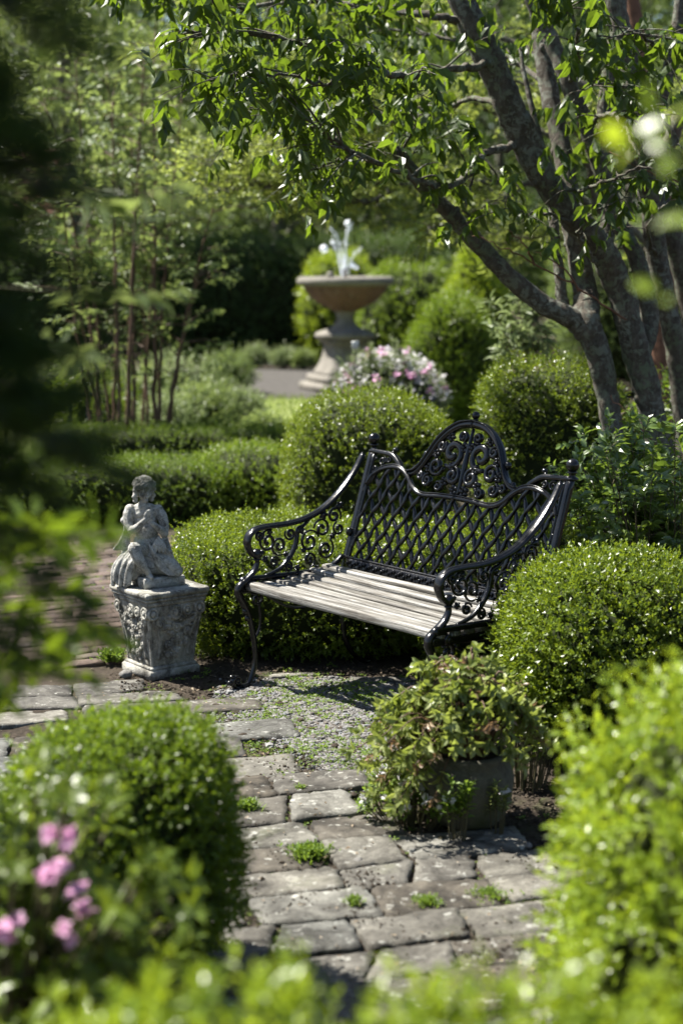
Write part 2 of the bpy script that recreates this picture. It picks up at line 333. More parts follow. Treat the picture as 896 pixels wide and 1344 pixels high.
def m_stone(name, base=(.34, .325, .29), dark=(.07, .068, .06), moss=.3, lich=.4, sc=1., rnd=True, mossc=(.07, .085, .025), bstr=.6, fine=1., con=0):
    m, nt, out = newmat(name); b = nd(nt, 'ShaderNodeBsdfPrincipled'); co = objco(nt, (sc,) * 3)
    n1 = noise(nt, co, 9., 8, .65, .3); n2 = noise(nt, co, 55. * fine, 6, .7); n3 = noise(nt, co, 3.5, 6, .65); n4 = noise(nt, co, 22., 7, .7, .5)
    c = ramp(nt, n1, [(.3, dark), (.5, base), (.72, tuple(min(1, x * 1.35) for x in base))])
    c = mixc(nt, .55, c, ramp(nt, n2, [(.25, tuple(x * .35 for x in base)), (.6, base), (.8, tuple(min(1, x * 1.5) for x in base))]))
    if con:
        n5 = noise(nt, co, 6. if con == 1 else 15., 7, .72, .8); c = mixc(nt, 1.0, c, ramp(nt, n5, [(.36, (.22, .21, .19) if con == 1 else (.3, .29, .27)), (.48, (.75, .74, .72) if con == 1 else (.9, .9, .88)), (.6, (1.25, 1.25, 1.22))]), 'MULTIPLY')
    c = mixc(nt, ramp(nt, n4, [(.62 - .12 * lich, (0, 0, 0)), (.72 - .1 * lich, (lich,) * 3)]), c, (.46, .46, .41))
    c = mixc(nt, ramp(nt, n3, [(.62 - .25 * moss, (0, 0, 0)), (.74 - .2 * moss, (min(1., moss * 1.6),) * 3)]), c, mossc)
    if rnd: c = mixc(nt, 1.0, c, ramp(nt, attr(nt), [(0, (.5, .44, .37)), (.3, (.75, .74, .74)), (.6, (.95, .93, .88)), (.85, (.8, .86, .92)), (1, (1.35, 1.33, 1.28))]), 'MULTIPLY')
    if con:
        c = mixc(nt, ramp(nt, noise(nt, co, 38., 5, .6), [(.60, (0, 0, 0)), (.68, (.5,) * 3)]), c, (.42, .42, .38))
    nt.links.new(c, b.inputs['Base Color']); b.inputs['Roughness'].default_value = .88; b.inputs['Specular IOR Level'].default_value = .3
    v = nt.nodes.new('ShaderNodeTexVoronoi'); v.inputs['Scale'].default_value = 90 * fine; nt.links.new(co, v.inputs['Vector'])
    nt.links.new(bump(nt, n1, bstr, .02, bump(nt, n2, bstr, .006, bump(nt, v.outputs[0], .2, .003))), b.inputs['Normal']); nt.links.new(b.outputs[0], out.inputs[0]); return m
M['stone'] = m_stone('weathered_garden_stone', (.32, .31, .28), (.04, .038, .033), .22, .5, 1.6, False, con=1)
M['statue'] = m_stone('statue_stone', (.36, .355, .335), (.05, .05, .045), .06, .6, 2.0, False, fine=1.4, con=2)
M['flag'] = m_stone('flagstone', (.125, .12, .108), (.038, .034, .028), .22, .3, .8, True, con=1)
M['brick'] = m_stone('old_brick', (.11, .08, .066), (.04, .032, .027), .15, .25, 1., True)
M['pot'] = m_stone('mossy_pot_stone', (.11, .105, .08), (.03, .03, .022), .4, .08, 1.4, False)
M['pebble'] = m_stone('gravel_pebble', (.19, .185, .18), (.05, .046, .042), 0., .2, 1., True)
M['ftn'] = m_stone('fountain_stone', (.19, .175, .15), (.035, .03, .024), .25, .3, .5, False)
def m_ftnbowl():
    m = m_stone('rusty_fountain_bowl', (.155, .092, .066), (.04, .028, .02), .15, .3, .5, False); return m
M['ftnbowl'] = m_ftnbowl()
def m_dirt():
    m, nt, out = newmat('garden_soil'); b = nd(nt, 'ShaderNodeBsdfPrincipled'); co = objco(nt)
    n1 = noise(nt, co, 1.2, 8, .65, .3); n2 = noise(nt, co, 40., 8, .75); n3 = noise(nt, co, 4., 6, .7)
    c = ramp(nt, n2, [(.3, (.012, .009, .006)), (.5, (.04, .031, .022)), (.68, (.09, .07, .052)), (.8, (.18, .155, .125))])
    c = mixc(nt, ramp(nt, n1, [(.4, (0, 0, 0)), (.65, (.6,) * 3)]), c, (.07, .055, .04))
    c = mixc(nt, ramp(nt, n3, [(.56, (0, 0, 0)), (.68, (.5,) * 3)]), c, (.05, .07, .018))
    nt.links.new(c, b.inputs['Base Color']); b.inputs['Roughness'].default_value = .95; b.inputs['Specular IOR Level'].default_value = .2
    nt.links.new(bump(nt, n2, .9, .02, bump(nt, n3, .6, .05)), b.inputs['Normal']); nt.links.new(b.outputs[0], out.inputs[0]); return m
M['dirt'] = m_dirt()
M['lawn'] = plain('lawn_ground', (.19, .22, .08), .95, .1, nz=3.)
M['gravelbed'] = plain('gravel_bed', (.10, .09, .075), .95, .2, nz=60.)
M['fgravel'] = plain('fountain_paving', (.065, .06, .055), .9, .2, nz=8.)
def m_bark():
    m, nt, out = newmat('lichen_bark'); b = nd(nt, 'ShaderNodeBsdfPrincipled'); co = objco(nt, (1, 1, .55)); c0 = objco(nt)
    n1 = noise(nt, co, 16., 8, .7, .5); n2 = noise(nt, co, 60., 6, .7); n3 = noise(nt, c0, 24., 7, .72, .6); n4 = noise(nt, c0, 2.2, 3)
    c = ramp(nt, n1, [(.32, (.02, .016, .012)), (.5, (.07, .058, .044)), (.68, (.14, .122, .098))])
    c = mixc(nt, .35, c, ramp(nt, n2, [(.3, (.03, .025, .02)), (.7, (.22, .2, .17))]))
    c = mixc(nt, ramp(nt, n3, [(.49, (0, 0, 0)), (.56, (.85,) * 3)]), c, ramp(nt, n4, [(.4, (.13, .155, .095)), (.6, (.20, .21, .175))]))
    nt.links.new(c, b.inputs['Base Color']); b.inputs['Roughness'].default_value = .9; b.inputs['Specular IOR Level'].default_value = .2
    nt.links.new(bump(nt, n1, .9, .03, bump(nt, n2, .5, .01)), b.inputs['Normal']); nt.links.new(b.outputs[0], out.inputs[0]); return m
M['bark'] = m_bark()
def m_water():
    m, nt, out = newmat('spraying_water'); b = nd(nt, 'ShaderNodeBsdfPrincipled'); b.inputs['Base Color'].default_value = (.92, .95, 1, 1)
    b.inputs['Roughness'].default_value = .12; b.inputs['Transmission Weight'].default_value = .08; b.inputs['IOR'].default_value = 1.33
    co = objco(nt); nt.links.new(bump(nt, noise(nt, co, 40., 3), .6, .02), b.inputs['Normal']); nt.links.new(b.outputs[0], out.inputs[0]); return m
M['water'] = m_water()
M['tagwhite'] = plain('white_card', (.75, .75, .75), .5)
M['wallwhite'] = plain('white_render', (.7, .68, .66), .8)
M['roof'] = plain('red_brown_roof', (.22, .08, .055), .8)
M['glass'] = plain('window_glass', (.03, .035, .04), .08, .8)
# ------------------------------------------------------------------ sky and sun
world = bpy.data.worlds.new("World"); scene.world = world; world.use_nodes = True
wn = world.node_tree; bg = wn.nodes['Background']; sky = wn.nodes.new('ShaderNodeTexSky'); sky.sky_type = 'NISHITA'; sky.sun_disc = False
SUN = np.array([-.64, .27, 1.0]); SUN = SUN / np.linalg.norm(SUN)
sky.sun_elevation = math.asin(SUN[2]); sky.sun_rotation = math.atan2(SUN[0], SUN[1])
wn.links.new(sky.outputs[0], bg.inputs[0]); bg.inputs[1].default_value = .05
sl = bpy.data.lights.new('sun', 'SUN'); sl.energy = 5.0; sl.angle = math.radians(.5); sl.color = (1, .955, .87)
so = bpy.data.objects.new('sun', sl); COL.objects.link(so); so.rotation_euler = Vector(SUN).to_track_quat('Z', 'Y').to_euler()
vs = scene.view_settings; vs.view_transform = 'Standard'; vs.look = 'None'; vs.gamma = 1; vs.exposure = 1.72; vs.use_curve_mapping = False
cy = scene.cycles; cy.max_bounces = 7; cy.diffuse_bounces = 3; cy.glossy_bounces = 3; cy.transmission_bounces = 4; cy.transparent_max_bounces = 6
cy.use_denoising = True; cy.caustics_reflective = False; cy.caustics_refractive = False; cy.sample_clamp_indirect = 6; cy.use_adaptive_sampling = True; cy.adaptive_threshold = .02

def inpoly(x, y, poly):
    poly = np.asarray(poly); x = np.asarray(x); y = np.asarray(y); r = np.zeros(x.shape, bool); n = len(poly)
    for i in range(n):
        x1, y1 = poly[i][:2]; x2, y2 = poly[(i + 1) % n][:2]
        c = ((y1 > y) != (y2 > y)); r ^= c & (x < (x2 - x1) * (y - y1) / (y2 - y1 + 1e-12) + x1)
    return r
def gz(x, y):
    """gentle unevenness of the soil near the path"""
    k = np.clip((16 - y) / 6, 0, 1)
    return k * (.008 * np.sin(x * 5.1 + 1) * np.sin(y * 4.3) + .005 * np.sin(x * 13 + y * 9) + .003 * np.sin(x * 31 - y * 27)) - .006
# ground: fine near, coarse to the horizon
def grid(mb, xs, ys, zf):
    X, Y = np.meshgrid(xs, ys); V = np.stack([X, Y, zf(X, Y)], -1).reshape(-1, 3); nx = len(xs)
    i = np.arange(len(ys) - 1)[:, None] * nx; j = np.arange(nx - 1)[None]
    mb.add(V, [np.stack([i + j, i + j + 1, i + nx + j + 1, i + nx + j], -1).reshape(-1, 4)])
m = MB(); xs = np.concatenate([[-200, -90, -40, -20, -10, -6], np.linspace(-3.5, 3.5, 140), [6, 10, 20, 40, 90, 200]]); ys = np.concatenate([[-60, -20, -6, 0, 1.5], np.linspace(3, 12, 180), [14, 17, 22, 30, 50, 90, 150, 300]])
grid(m, xs, ys, gz); tag(m.build('ground', M['dirt']), kind='structure')

def flat_patch(name, poly, z, mat, kind='structure'):
    m = MB(); V = np.array([(p_[0], p_[1], z) for p_ in poly]); m.add(V, [np.arange(len(V))[None]]); return tag(m.build(name, mat, smooth=False), kind=kind)
LAWN = [(-3.2, 14.9), (1.2, 14.9), (2.2, 17), (2.6, 20.6), (1.0, 21.0), (-1.6, 21.0), (-4.2, 20.6), (-6, 18), (-5.5, 15.6)]
flat_patch('lawn', LAWN, 0.0, M['lawn'])
fc = P(453, 510, 22.0)[:2]
ang = np.linspace(0, 2 * PI, 40, endpoint=False)
flat_patch('fountain_paving', [(fc[0] - 1.0 + 4.4 * math.cos(a), fc[1] + 1.5 + 2.9 * math.sin(a)) for a in ang], .004, M['fgravel'])

# ---- flagstone path: real stones, one sheet of paving
def stone_patch(mb, q, h, rng, nx=12, ny=8, rough=.0025, tilt=.0028, pw=20., dome=.0035):
    """q: 4 corners (ccw) on the ground"""
    a, b = np.meshgrid(np.linspace(-1, 1, nx), np.linspace(-1, 1, ny)); rr = (np.abs(a) ** pw + np.abs(b) ** pw) ** (1 / pw); mm = np.maximum(np.abs(a), np.abs(b))
    s = np.where(rr > 0, mm / np.maximum(rr, 1e-6), 1); a2, b2 = a * s, b * s
    u, v = (a2 + 1) / 2, (b2 + 1) / 2; q = np.asarray(q)
    XY = q[0][None, None] * ((1 - u) * (1 - v))[..., None] + q[1] * (u * (1 - v))[..., None] + q[2] * (u * v)[..., None] + q[3] * ((1 - u) * v)[..., None]
    edge = mm > .99; pt = rng.uniform(0, 6, 4)
    XY = XY + np.where(edge[..., None], rng.normal(0, .0045, XY.shape), 0)
    z = h + rng.normal(0, tilt) + (a * rng.normal(0, tilt) + b * rng.normal(0, tilt)) + rough * (np.sin(a * 3 + pt[0]) * np.sin(b * 2.5 + pt[1]) + .6 * np.sin(a * 7 + pt[2]) * np.sin(b * 5 + pt[3])) - dome * mm ** 18
    V = np.concatenate([XY, z[..., None]], -1).reshape(-1, 3)
    i = np.arange(ny - 1)[:, None] * nx; j = np.arange(nx - 1)[None]; Q = np.stack([i + j, i + j + 1, i + nx + j + 1, i + nx + j], -1).reshape(-1, 4)
    rim = np.concatenate([np.arange(nx), np.arange(1, ny) * nx + nx - 1, (ny - 1) * nx + np.arange(nx - 2, -1, -1), np.arange(ny - 2, 0, -1) * nx])
    c = V.mean(0); R1 = V[rim].copy(); R1[:, :2] += (R1[:, :2] - c[:2]) * .012; R1[:, 2] -= .008; R2 = R1.copy(); R2[:, 2] = -.04
    k = len(V); n = len(rim); jj = np.arange(n); j2 = (jj + 1) % n
    S = [np.stack([rim[j2], rim[jj], k + jj, k + j2], 1), np.stack([k + j2, k + jj, k + n + jj, k + n + j2], 1)]
    mb.add(np.vstack([V, R1, R2]), [Q] + S, rng.uniform(0, 1))
PATHPX = [(60, 893), (150, 893), (250, 903), (318, 950), (420, 1003), (505, 1075), (565, 1100), (650, 1098), (800, 1100), (870, 1200), (900, 1500), (-200, 1500), (-250, 1250), (-150, 1000)]
PATH = [at(x, y)[:2] for x, y in PATHPX]
rng = np.random.default_rng(11); m = MB(); ca, sa = math.cos(math.radians(13)), math.sin(math.radians(13)); ro = -3.4
while ro < 6.5:
    d_ = rng.uniform(.16, .255); s = -4 + rng.uniform(0, .3)
    while s < 4:
        w_ = rng.uniform(.24, .5); g = .006
        cx_, cy_ = s + w_ / 2, ro + d_ / 2; wx, wy = cx_ * ca - cy_ * sa, 4 + cx_ * sa + cy_ * ca
        if inpoly(np.array([wx]), np.array([wy]), PATH)[0] and rng.uniform() > .012:
            j_ = lambda: rng.normal(0, .0125, 2)
            co_ = [np.array([s + g, ro + g]) + j_(), np.array([s + w_ - g, ro + g]) + j_(), np.array([s + w_ - g, ro + d_ - g]) + j_(), np.array([s + g, ro + d_ - g]) + j_()]
            if rng.uniform() < .25 and w_ > .33:   # a pair split across its depth
                pass
            q_ = [np.array([c_[0] * ca - c_[1] * sa, 4 + c_[0] * sa + c_[1] * ca]) for c_ in co_]
            stone_patch(m, q_, .012 + rng.normal(0, .002), rng, 16, 9) if (w_ < .34 or rng.uniform() < .7) else [stone_patch(m, qq, .012 + rng.normal(0, .002), rng, 12, 8) for qq in ((q_[0] , q_[0] + (q_[1] - q_[0]) * .44, q_[3] + (q_[2] - q_[3]) * .57, q_[3]), (q_[0] + (q_[1] - q_[0]) * .475, q_[1], q_[2], q_[3] + (q_[2] - q_[3]) * .605))]
        s += w_
    ro += d_
# loose slabs at the edge of the soil
for px_, py_, w_, d_, r_ in [(500, 893, .3, .1, .1), (385, 886, .24, .08, .3)]:
    c = at(px_, py_); cs, sn = math.cos(r_), math.sin(r_)
    stone_patch(m, [c[:2] + np.array([x * cs - y * sn, x * sn + y * cs]) for x, y in [(-w_ / 2, -d_ / 2), (w_ / 2, -d_ / 2 + .03), (w_ / 2 - .03, d_ / 2), (-w_ / 2 + .02, d_ / 2 - .02)]], .006, rng)
tag(m.build('flagstone_path', M['flag']), kind='structure')
# ---- brick path running back past the statue
rng = np.random.default_rng(5); m = MB(); ba = math.radians(24); cb, sb = math.cos(ba), math.sin(ba)
BR = [(-3.6, 7.0), (-.98, 7.02), (-1.0, 8.6), (-.9, 9.3), (1.6, 9.5), (1.6, 10.2), (-1.4, 10.15), (-3.6, 10.3)]
for i in range(-60, 60):
    for j in range(-30, 30):
        s, r_ = j * .213 + (i % 2) * .106, i * .107; x, y = -1.6 + s * cb - r_ * sb, 8.5 + s * sb + r_ * cb
        if inpoly(np.array([x]), np.array([y]), BR)[0] and math.sin(x * 3.1 + 1) * math.sin(y * 2.3) + rng.normal(0, .25) < .72:
            hs, hr = .1025, .050; q_ = []
            for a_, b_ in ((-hs, -hr), (hs, -hr), (hs, hr), (-hs, hr)):
                a_ += s + rng.normal(0, .003); b_ += r_ + rng.normal(0, .003); q_.append(np.array([-1.6 + a_ * cb - b_ * sb, 8.5 + a_ * sb + b_ * cb]))
            stone_patch(m, q_, .004, rng, 5, 4, .001, .0016, 14., .003)
tag(m.build('brick_path', M['brick']), kind='structure')

# ---- gravel
rng = np.random.default_rng(21)
GR = np.array([at(x, y)[:2] for x, y in [(296, 918), (335, 896), (420, 893), (505, 898), (545, 905), (552, 950), (530, 1000), (508, 1040), (470, 1035), (430, 1000), (350, 965), (300, 940)]])
def scatter(poly, N, rng, soft=0.):
    p = np.asarray(poly)[:, :2]; out = []
    while len(out) < 1 or sum(map(len, out)) < N:
        q = rng.uniform(p.min(0) - soft, p.max(0) + soft, (N, 2)); ok = inpoly(q[:, 0], q[:, 1], p)
        if soft: ok |= inpoly(q[:, 0] + rng.normal(0, soft, N), q[:, 1] + rng.normal(0, soft, N), p)
        out.append(q[ok])
    return np.concatenate(out)[:N]
flat_patch('gravel_bed', [GR.mean(0) + (g_ - GR.mean(0)) * .93 for g_ in GR], -.004, M['gravelbed'])
def pebbles(mb, xy, size, rng, zf=None):
    th = np.array([.0, .9, 1.75, 2.6]); V = [(0, 0, 1)]
    for t_ in (.95, 1.9):
        for a in range(5): V.append((math.sin(t_) * math.cos(a * 1.257 + t_), math.sin(t_) * math.sin(a * 1.257 + t_), math.cos(t_)))
    V = np.array(V); Fc = [(0, 1 + a, 1 + (a + 1) % 5) for a in range(5)]
    for a in range(5): b = (a + 1) % 5; Fc += [(1 + a, 6 + a, 1 + b), (1 + b, 6 + a, 6 + b)]
    Fc = np.array(Fc); N = len(xy); s = size * rng.lognormal(0, .35, N)
    sc = np.stack([s * rng.uniform(.7, 1.3, N), s * rng.uniform(.7, 1.3, N), s * rng.uniform(.4, .8, N)], 1); a = rng.uniform(0, 6.28, N)
    L = V[None] * sc[:, None] * rng.uniform(.8, 1.2, (N, len(V), 1)); X = L[..., 0] * np.cos(a)[:, None] - L[..., 1] * np.sin(a)[:, None]; Y = L[..., 0] * np.sin(a)[:, None] + L[..., 1] * np.cos(a)[:, None]
    z = (np.maximum(gz(xy[:, 0], xy[:, 1]), -.004) if zf is None else zf) + sc[:, 2] * .5
    W = np.stack([X + xy[:, :1], Y + xy[:, 1:2], L[..., 2] + np.asarray(z)[..., None] if np.ndim(z) else L[..., 2] + z], -1)
    mb.add(W.reshape(-1, 3), [(Fc[None] + (np.arange(N) * len(V))[:, None, None]).reshape(-1, 3)], np.repeat(rng.uniform(0, 1, N), len(V)))
m = MB(); pebbles(m, scatter(GR, 30000, rng, .06), .0058, rng); pebbles(m, scatter(GR, 500, rng, .1), .009, rng)
tag(m.build('gravel', M['pebble'], smooth=False), 'small pale grey gravel in front of the bench', None, kind='stuff')
# soil crumbs, bark bits and fallen petals
m = MB(); SO = np.array([at(x, y)[:2] for x, y in [(150, 885), (700, 870), (800, 960), (800, 1110), (560, 1115), (480, 1085), (330, 985), (240, 925)]])
pebbles(m, scatter(SO, 9000, rng, .1), .0042, rng); pebbles(m, scatter(SO, 260, rng, .1), .011, rng)
q = scatter([PATH[i] for i in (1, 2, 3, 4, 5, 6, 7, 8)] + [at(860, 1330)[:2], at(250, 1330)[:2], at(250, 1050)[:2]], 9000, rng); q = q[np.sin(q[:, 0] * 7.3 + 2) * np.sin(q[:, 1] * 6.1) + .4 * np.sin(q[:, 0] * 19) * np.sin(q[:, 1] * 23) > rng.uniform(-.2, .9, len(q))]; pebbles(m, q, .0034, rng, zf=.010)
o = m.build('soil_crumbs', M['dirt'], smooth=False); tag(o, 'brown crumbs of soil beside the path', kind='stuff')
m = MB(); q = scatter(SO, 650, rng, .25); z = gz(q[:, 0], q[:, 1]) + .008
leaves(m, np.c_[q, z], np.c_[rng.normal(size=(650, 2)), rng.normal(0, .15, 650)], np.c_[rng.normal(0, .3, (650, 2)), np.ones(650)], rng.uniform(.01, .03, 650), rng.uniform(.006, .014, 650), T_M, rng)
PA = np.array(PATH); q = scatter([p_ for p_ in PA[:10]] + [PA[10] * .7], 260, rng)
leaves(m, np.c_[q, np.full(260, .02)], np.c_[rng.normal(size=(260, 2)), rng.normal(0, .1, 260)], np.c_[rng.normal(0, .3, (260, 2)), np.ones(260)], rng.uniform(.008, .02, 260), rng.uniform(.005, .011, 260), T_M, rng)
M['litter'] = leafmat('dry_leaf_litter', [(.10, .06, .03), (.17, .12, .07), (.3, .26, .2)], .15, (.3, .2, .1), .7, .2)
tag(m.build('leaf_litter', M['litter'], smooth=False), 'dry brown leaf bits scattered on soil', kind='stuff')
# weeds and moss: in the gravel and in the joints
m = MB()
def weed_clumps(mb, xy, z, rad, nl, rng, size=.012):
    N = len(xy); k = nl; B = np.repeat(np.c_[xy, np.broadcast_to(z, (N,))], k, 0); R_ = np.repeat(np.broadcast_to(rad, (N,)), k)
    a = rng.uniform(0, 6.28, N * k); r_ = np.abs(rng.normal(0, .5, N * k)) * R_; B[:, 0] += r_ * np.cos(a); B[:, 1] += r_ * np.sin(a); B[:, 2] += rng.uniform(0, .6, N * k) * R_ * .5
    d = np.stack([np.cos(a), np.sin(a), rng.uniform(.1, 1.3, N * k)], 1); S_ = size * rng.uniform(.5, 1.3, N * k)
    leaves(mb, B, d, np.c_[rng.normal(0, .4, (N * k, 2)), np.ones(N * k)], S_, S_ * .5, T_S, rng, np.repeat(rng.uniform(0, 1, N), k) * .6 + rng.uniform(0, .4, N * k))
q = scatter(GR, 1500, rng, .12); dens = np.sin(q[:, 0] * 9 + 2) * np.sin(q[:, 1] * 7) + .5 * np.sin(q[:, 0] * 23) * np.sin(q[:, 1] * 19) + .2; q = q[dens > rng.uniform(-.9, .7, len(q))]
weed_clumps(m, q, np.maximum(gz(q[:, 0], q[:, 1]), -.004) + .006, .016, 9, rng, .011)
q = scatter(SO, 420, rng, .1); q = q[np.sin(q[:, 0] * 11) * np.sin(q[:, 1] * 8) > .1]; weed_clumps(m, q, gz(q[:, 0], q[:, 1]) + .004, .02, 12, rng, .014)
# joint moss on the path
q = scatter([PA[i] for i in (1, 2, 3, 4, 5, 6, 7, 8)] + [at(860, 1330)[:2], at(250, 1330)[:2], at(250, 1050)[:2]], 11000, rng); q = q[np.sin(q[:, 0] * 5.3 + 1) * np.sin(q[:, 1] * 4.1) > rng.uniform(-.2, 1.2, len(q))]
weed_clumps(m, q, -.002, .011, 8, rng, .0085)
q = scatter(BR, 1500, rng); weed_clumps(m, q, -.004, .02, 9, rng, .012)
tag(m.build('weeds', M['weed'], smooth=False), 'tiny weeds and moss in gravel and paving joints', kind='stuff')
# lawn grass
m = MB(); q = scatter(LAWN, 16000, rng); N = len(q)
leaves(m, np.c_[q, np.zeros(N)], np.c_[rng.normal(0, .45, (N, 2)), np.ones(N)], np.c_[rng.normal(size=(N, 2)), np.zeros(N)], rng.uniform(.03, .08, N), .012, T_G, rng)
tag(m.build('grass', M['grass'], smooth=False), 'short pale green grass of the lawn', kind='stuff')
# distinct tufts
def tuft(px, py, r_, n_, label, h=.05, seed=1):
    rg = np.random.default_rng(seed); c = at(px, py, .0); m = MB(); a = rg.uniform(0, 6.28, n_); rr = np.abs(rg.normal(0, .5, n_)) * r_
    B = np.stack([rr * np.cos(a) * 1.4, rr * np.sin(a), np.full(n_, .004)], 1)
    leaves(m, B, np.c_[np.cos(a) * .7, np.sin(a) * .7, rg.uniform(.4, 1.6, n_)], np.c_[-np.cos(a), -np.sin(a), np.full(n_, .6)], h * rg.uniform(.3, 1.1, n_) * np.exp(-(rr / r_) ** 2 * .4), h * .16, T_G, rg)
    b2 = B[: n_ // 3] + np.array([0, 0, h * .3]); sprigs(m, b2, np.c_[rg.normal(0, .7, (len(b2), 2)), np.ones(len(b2))], 5, h * .5, h * .35, h * .2, T_S, 1., rng=rg)
    o = m.build('weed_tuft', M['weed'], smooth=False); o.location = c; tag(o, label, 'weed', 'weed tufts growing between the flagstones')
for a in [(405, 1128, .05, 260, 'widest green weed tuft, across the path joint left of the potted plant', .055, 1), (325, 1066, .035, 120, 'small grass tuft beside the round shrub at the left path edge', .05, 2),
          (560, 1190, .035, 160, 'low weed strip between flagstones below the potted plant', .035, 3), (640, 1178, .05, 170, 'flat leafy weed between flagstones near the right shrub', .03, 4),
          (465, 1192, .02, 70, 'tiny weed tuft in the joint at the middle of the path', .04, 5), (148, 868, .04, 200, 'bright green weed tuft at the left foot of the stone pedestal', .07, 6), (395, 1040, .02, 60, 'faint weed sprig where path meets gravel', .03, 7), (790, 1208, .03, 90, 'small weed tuft at the right end of the path', .03, 8)]:
    tuft(*a)
for i, (px_, py_, r_, lb) in enumerate([(470, 1130, .016, 'round dark pebble lying on the flagstones'), (693, 1110, .014, 'pale pebble on the soil right of the stone pot'), (668, 1104, .011, 'grey pebble at the foot of the stone pot'), (166, 885, .03, 'white lumpy stone at the left foot of the pedestal'), (640, 1096, .018, 'flat brown stone beside the pot base')]):
    c = at(px_, py_, .012); m = MB(); ball(m, (0, 0, 0), (r_, r_ * .8, r_ * .65), 10, 7); m.v[0] *= (1 + .12 * np.sin(m.v[0][:, :1] * 260 + i) + .1 * np.sin(m.v[0][:, 1:2] * 310)); o = m.build('stone', M['pebble']); o.location = c; tag(o, lb, 'stone', 'loose stones on the ground')

# ------------------------------------------------------------------ the bench
L_, D_, REC, ZT = 1.217, .523, .173, .98
bench = thing('garden_bench', 'ornate black cast iron bench with weathered wooden slat seat and lattice back', 'bench', (-.019, 6.175, -.005), -.886)
H2 = L_ / 2; I = M['iron']
def yz(pts, x, n=8): s = smooth_path(pts, n); return np.c_[np.full(len(s), x), s]
SL = math.hypot(REC, ZT - .45); BS, BC = REC / SL, (ZT - .45) / SL
def bk(u, v, off=0.):   # back plane -> bench space, off = towards the sitter
    u, v = np.broadcast_arrays(np.asarray(u, float), np.asarray(v, float)); return np.stack([u, D_ + v * BS - off * BC, .45 + v * BC + off * BS], -1)
for sgn in (-1, 1):
    x = sgn * (H2 - .012); X = (1, 0, 0)
    m = MB()
    arm = [(.075, .588), (.058, .571), (.030, .573), (.008, .595), (-.004, .63), (.006, .662), (.04, .684), (.10, .69), (.20, .690), (.29, .700), (.38, .727), (.46, .772), (.53, .83), (.59, .895), (.635, .96)]
    s = yz(arm, x); n = len(s); w = np.interp(np.linspace(0, 1, n), [0, .12, .3, .85, 1], [.011, .017, .023, .021, .014])
    sweep(m, s, w, np.interp(np.linspace(0, 1, n), [0, .15, 1], [.009, .0105, .0105]), X, 12, 3.)
    s2 = s.copy(); s2[:, 2] -= .0; sweep(m, yz([(a_ + .0, b_ + .0085) for a_, b_ in arm[5:]], x), [.009, .013, .011, .006], .005, X, 8, 2.)
    m.build('armrest', I, bench)
    m = MB()  # scrollwork below the arm
    ball(m, (x, .045, .577), .0235, 16, 11)
    sweep(m, yz([(.045, .56), (.047, .535), (.03, .505), (.0, .48), (-.028, .462)], x), [.011, .015, .02, .022], [.010, .011, .013], X, 8, 2.5)
    ball(m, (x, .046, .553), (.017, .017, .007), 12, 7)
    sweep(m, yz([(.335, .702), (.30, .675), (.268, .662), (.262, .63), (.25, .585), (.215, .535), (.16, .495), (.09, .478)], x), [.008, .011, .013, .012, .008], [.006, .008, .011, .01, .006], X, 8, 2.4)
    for (cy_, cz_, r0, r1, a0, tn, wd) in [(.105, .625, .050, .010, 1.4, 1.45, .009), (.165, .60, .044, .009, -1.2, -1.4, .009), (.225, .645, .030, .007, 2.6, 1.3, .008), (.33, .60, .054, .010, .3, 1.5, .009), (.40, .65, .046, .009, 3.0, -1.4, .009), (.33, .52, .036, .008, -1.5, 1.3, .008), (.42, .555, .048, .01, 1.0, -1.5, .009), (.47, .70, .040, .008, -.5, 1.4, .009), (.14, .53, .026, .006, .2, 1.3, .007), (.215, .50, .024, .006, 2.2, -1.3, .007), (.495, .64, .033, .007, 1.9, 1.2, .008), (.06, .655, .024, .006, .4, -1.2, .007)]:
        sp = spiral((cy_, cz_), r0, r1, a0, tn); sweep(m, np.c_[np.full(len(sp), x), sp], [wd * .6, wd * 1.15, wd], [.004, .0062, .007], X, 8, 2.2); ball(m, (x, sp[-1][0], sp[-1][1]), (.011, .0095, .0095), 10, 7)
    for (a_, b_, r_) in [(.285, .655, .016), (.41, .71, .018), (.20, .56, .011), (.265, .49, .013), (.37, .475, .013), (.30, .565, .012), (.46, .61, .013), (.09, .55, .012), (.115, .665, .012), (.5, .74, .017)]:
        ball(m, (x, a_, b_), (.012, r_, r_ * .8), 10, 7)
        for k in range(5): an = k * 1.257 + a_ * 9; ball(m, (x, a_ + r_ * .9 * math.cos(an), b_ + r_ * .9 * math.sin(an)), (.008, r_ * .5, r_ * .4), 8, 5)
    m.build('arm_scrollwork', I, bench)
    m = MB()  # side rail of the seat
    sweep(m, yz([(-.03, .462), (-.02, .474), (.03, .472), (.2, .466), (.38, .463), (.46, .475), (.52, .515)], x + sgn * .006), .015, [.012, .013, .012, .011, .009], X, 8, 3.)
    sweep(m, yz([(-.04, .43), (.05, .425), (.25, .418), (.5, .425)], x + sgn * .004), .009, .017, X, 8, 3.5)
    ball(m, (x + sgn * .014, .035, .43), (.009, .022, .022), 12, 7); ball(m, (x + sgn * .018, .035, .43), (.009, .011, .011), 10, 7)
    m.build('seat_side_rail', I, bench)
    m = MB()  # front leg
    sweep(m, yz([(.03, .455), (-.02, .462), (-.047, .447), (-.052, .42), (-.035, .385), (-.012, .345), (.006, .30), (.020, .24), (.030, .18), (.032, .12), (.018, .06), (-.008, .02), (-.04, .012)], x), [.015, .019, .019, .017, .014, .013, .014, .02], [.011, .014, .017, .013, .011, .01, .011, .009], X, 10, 2.3)
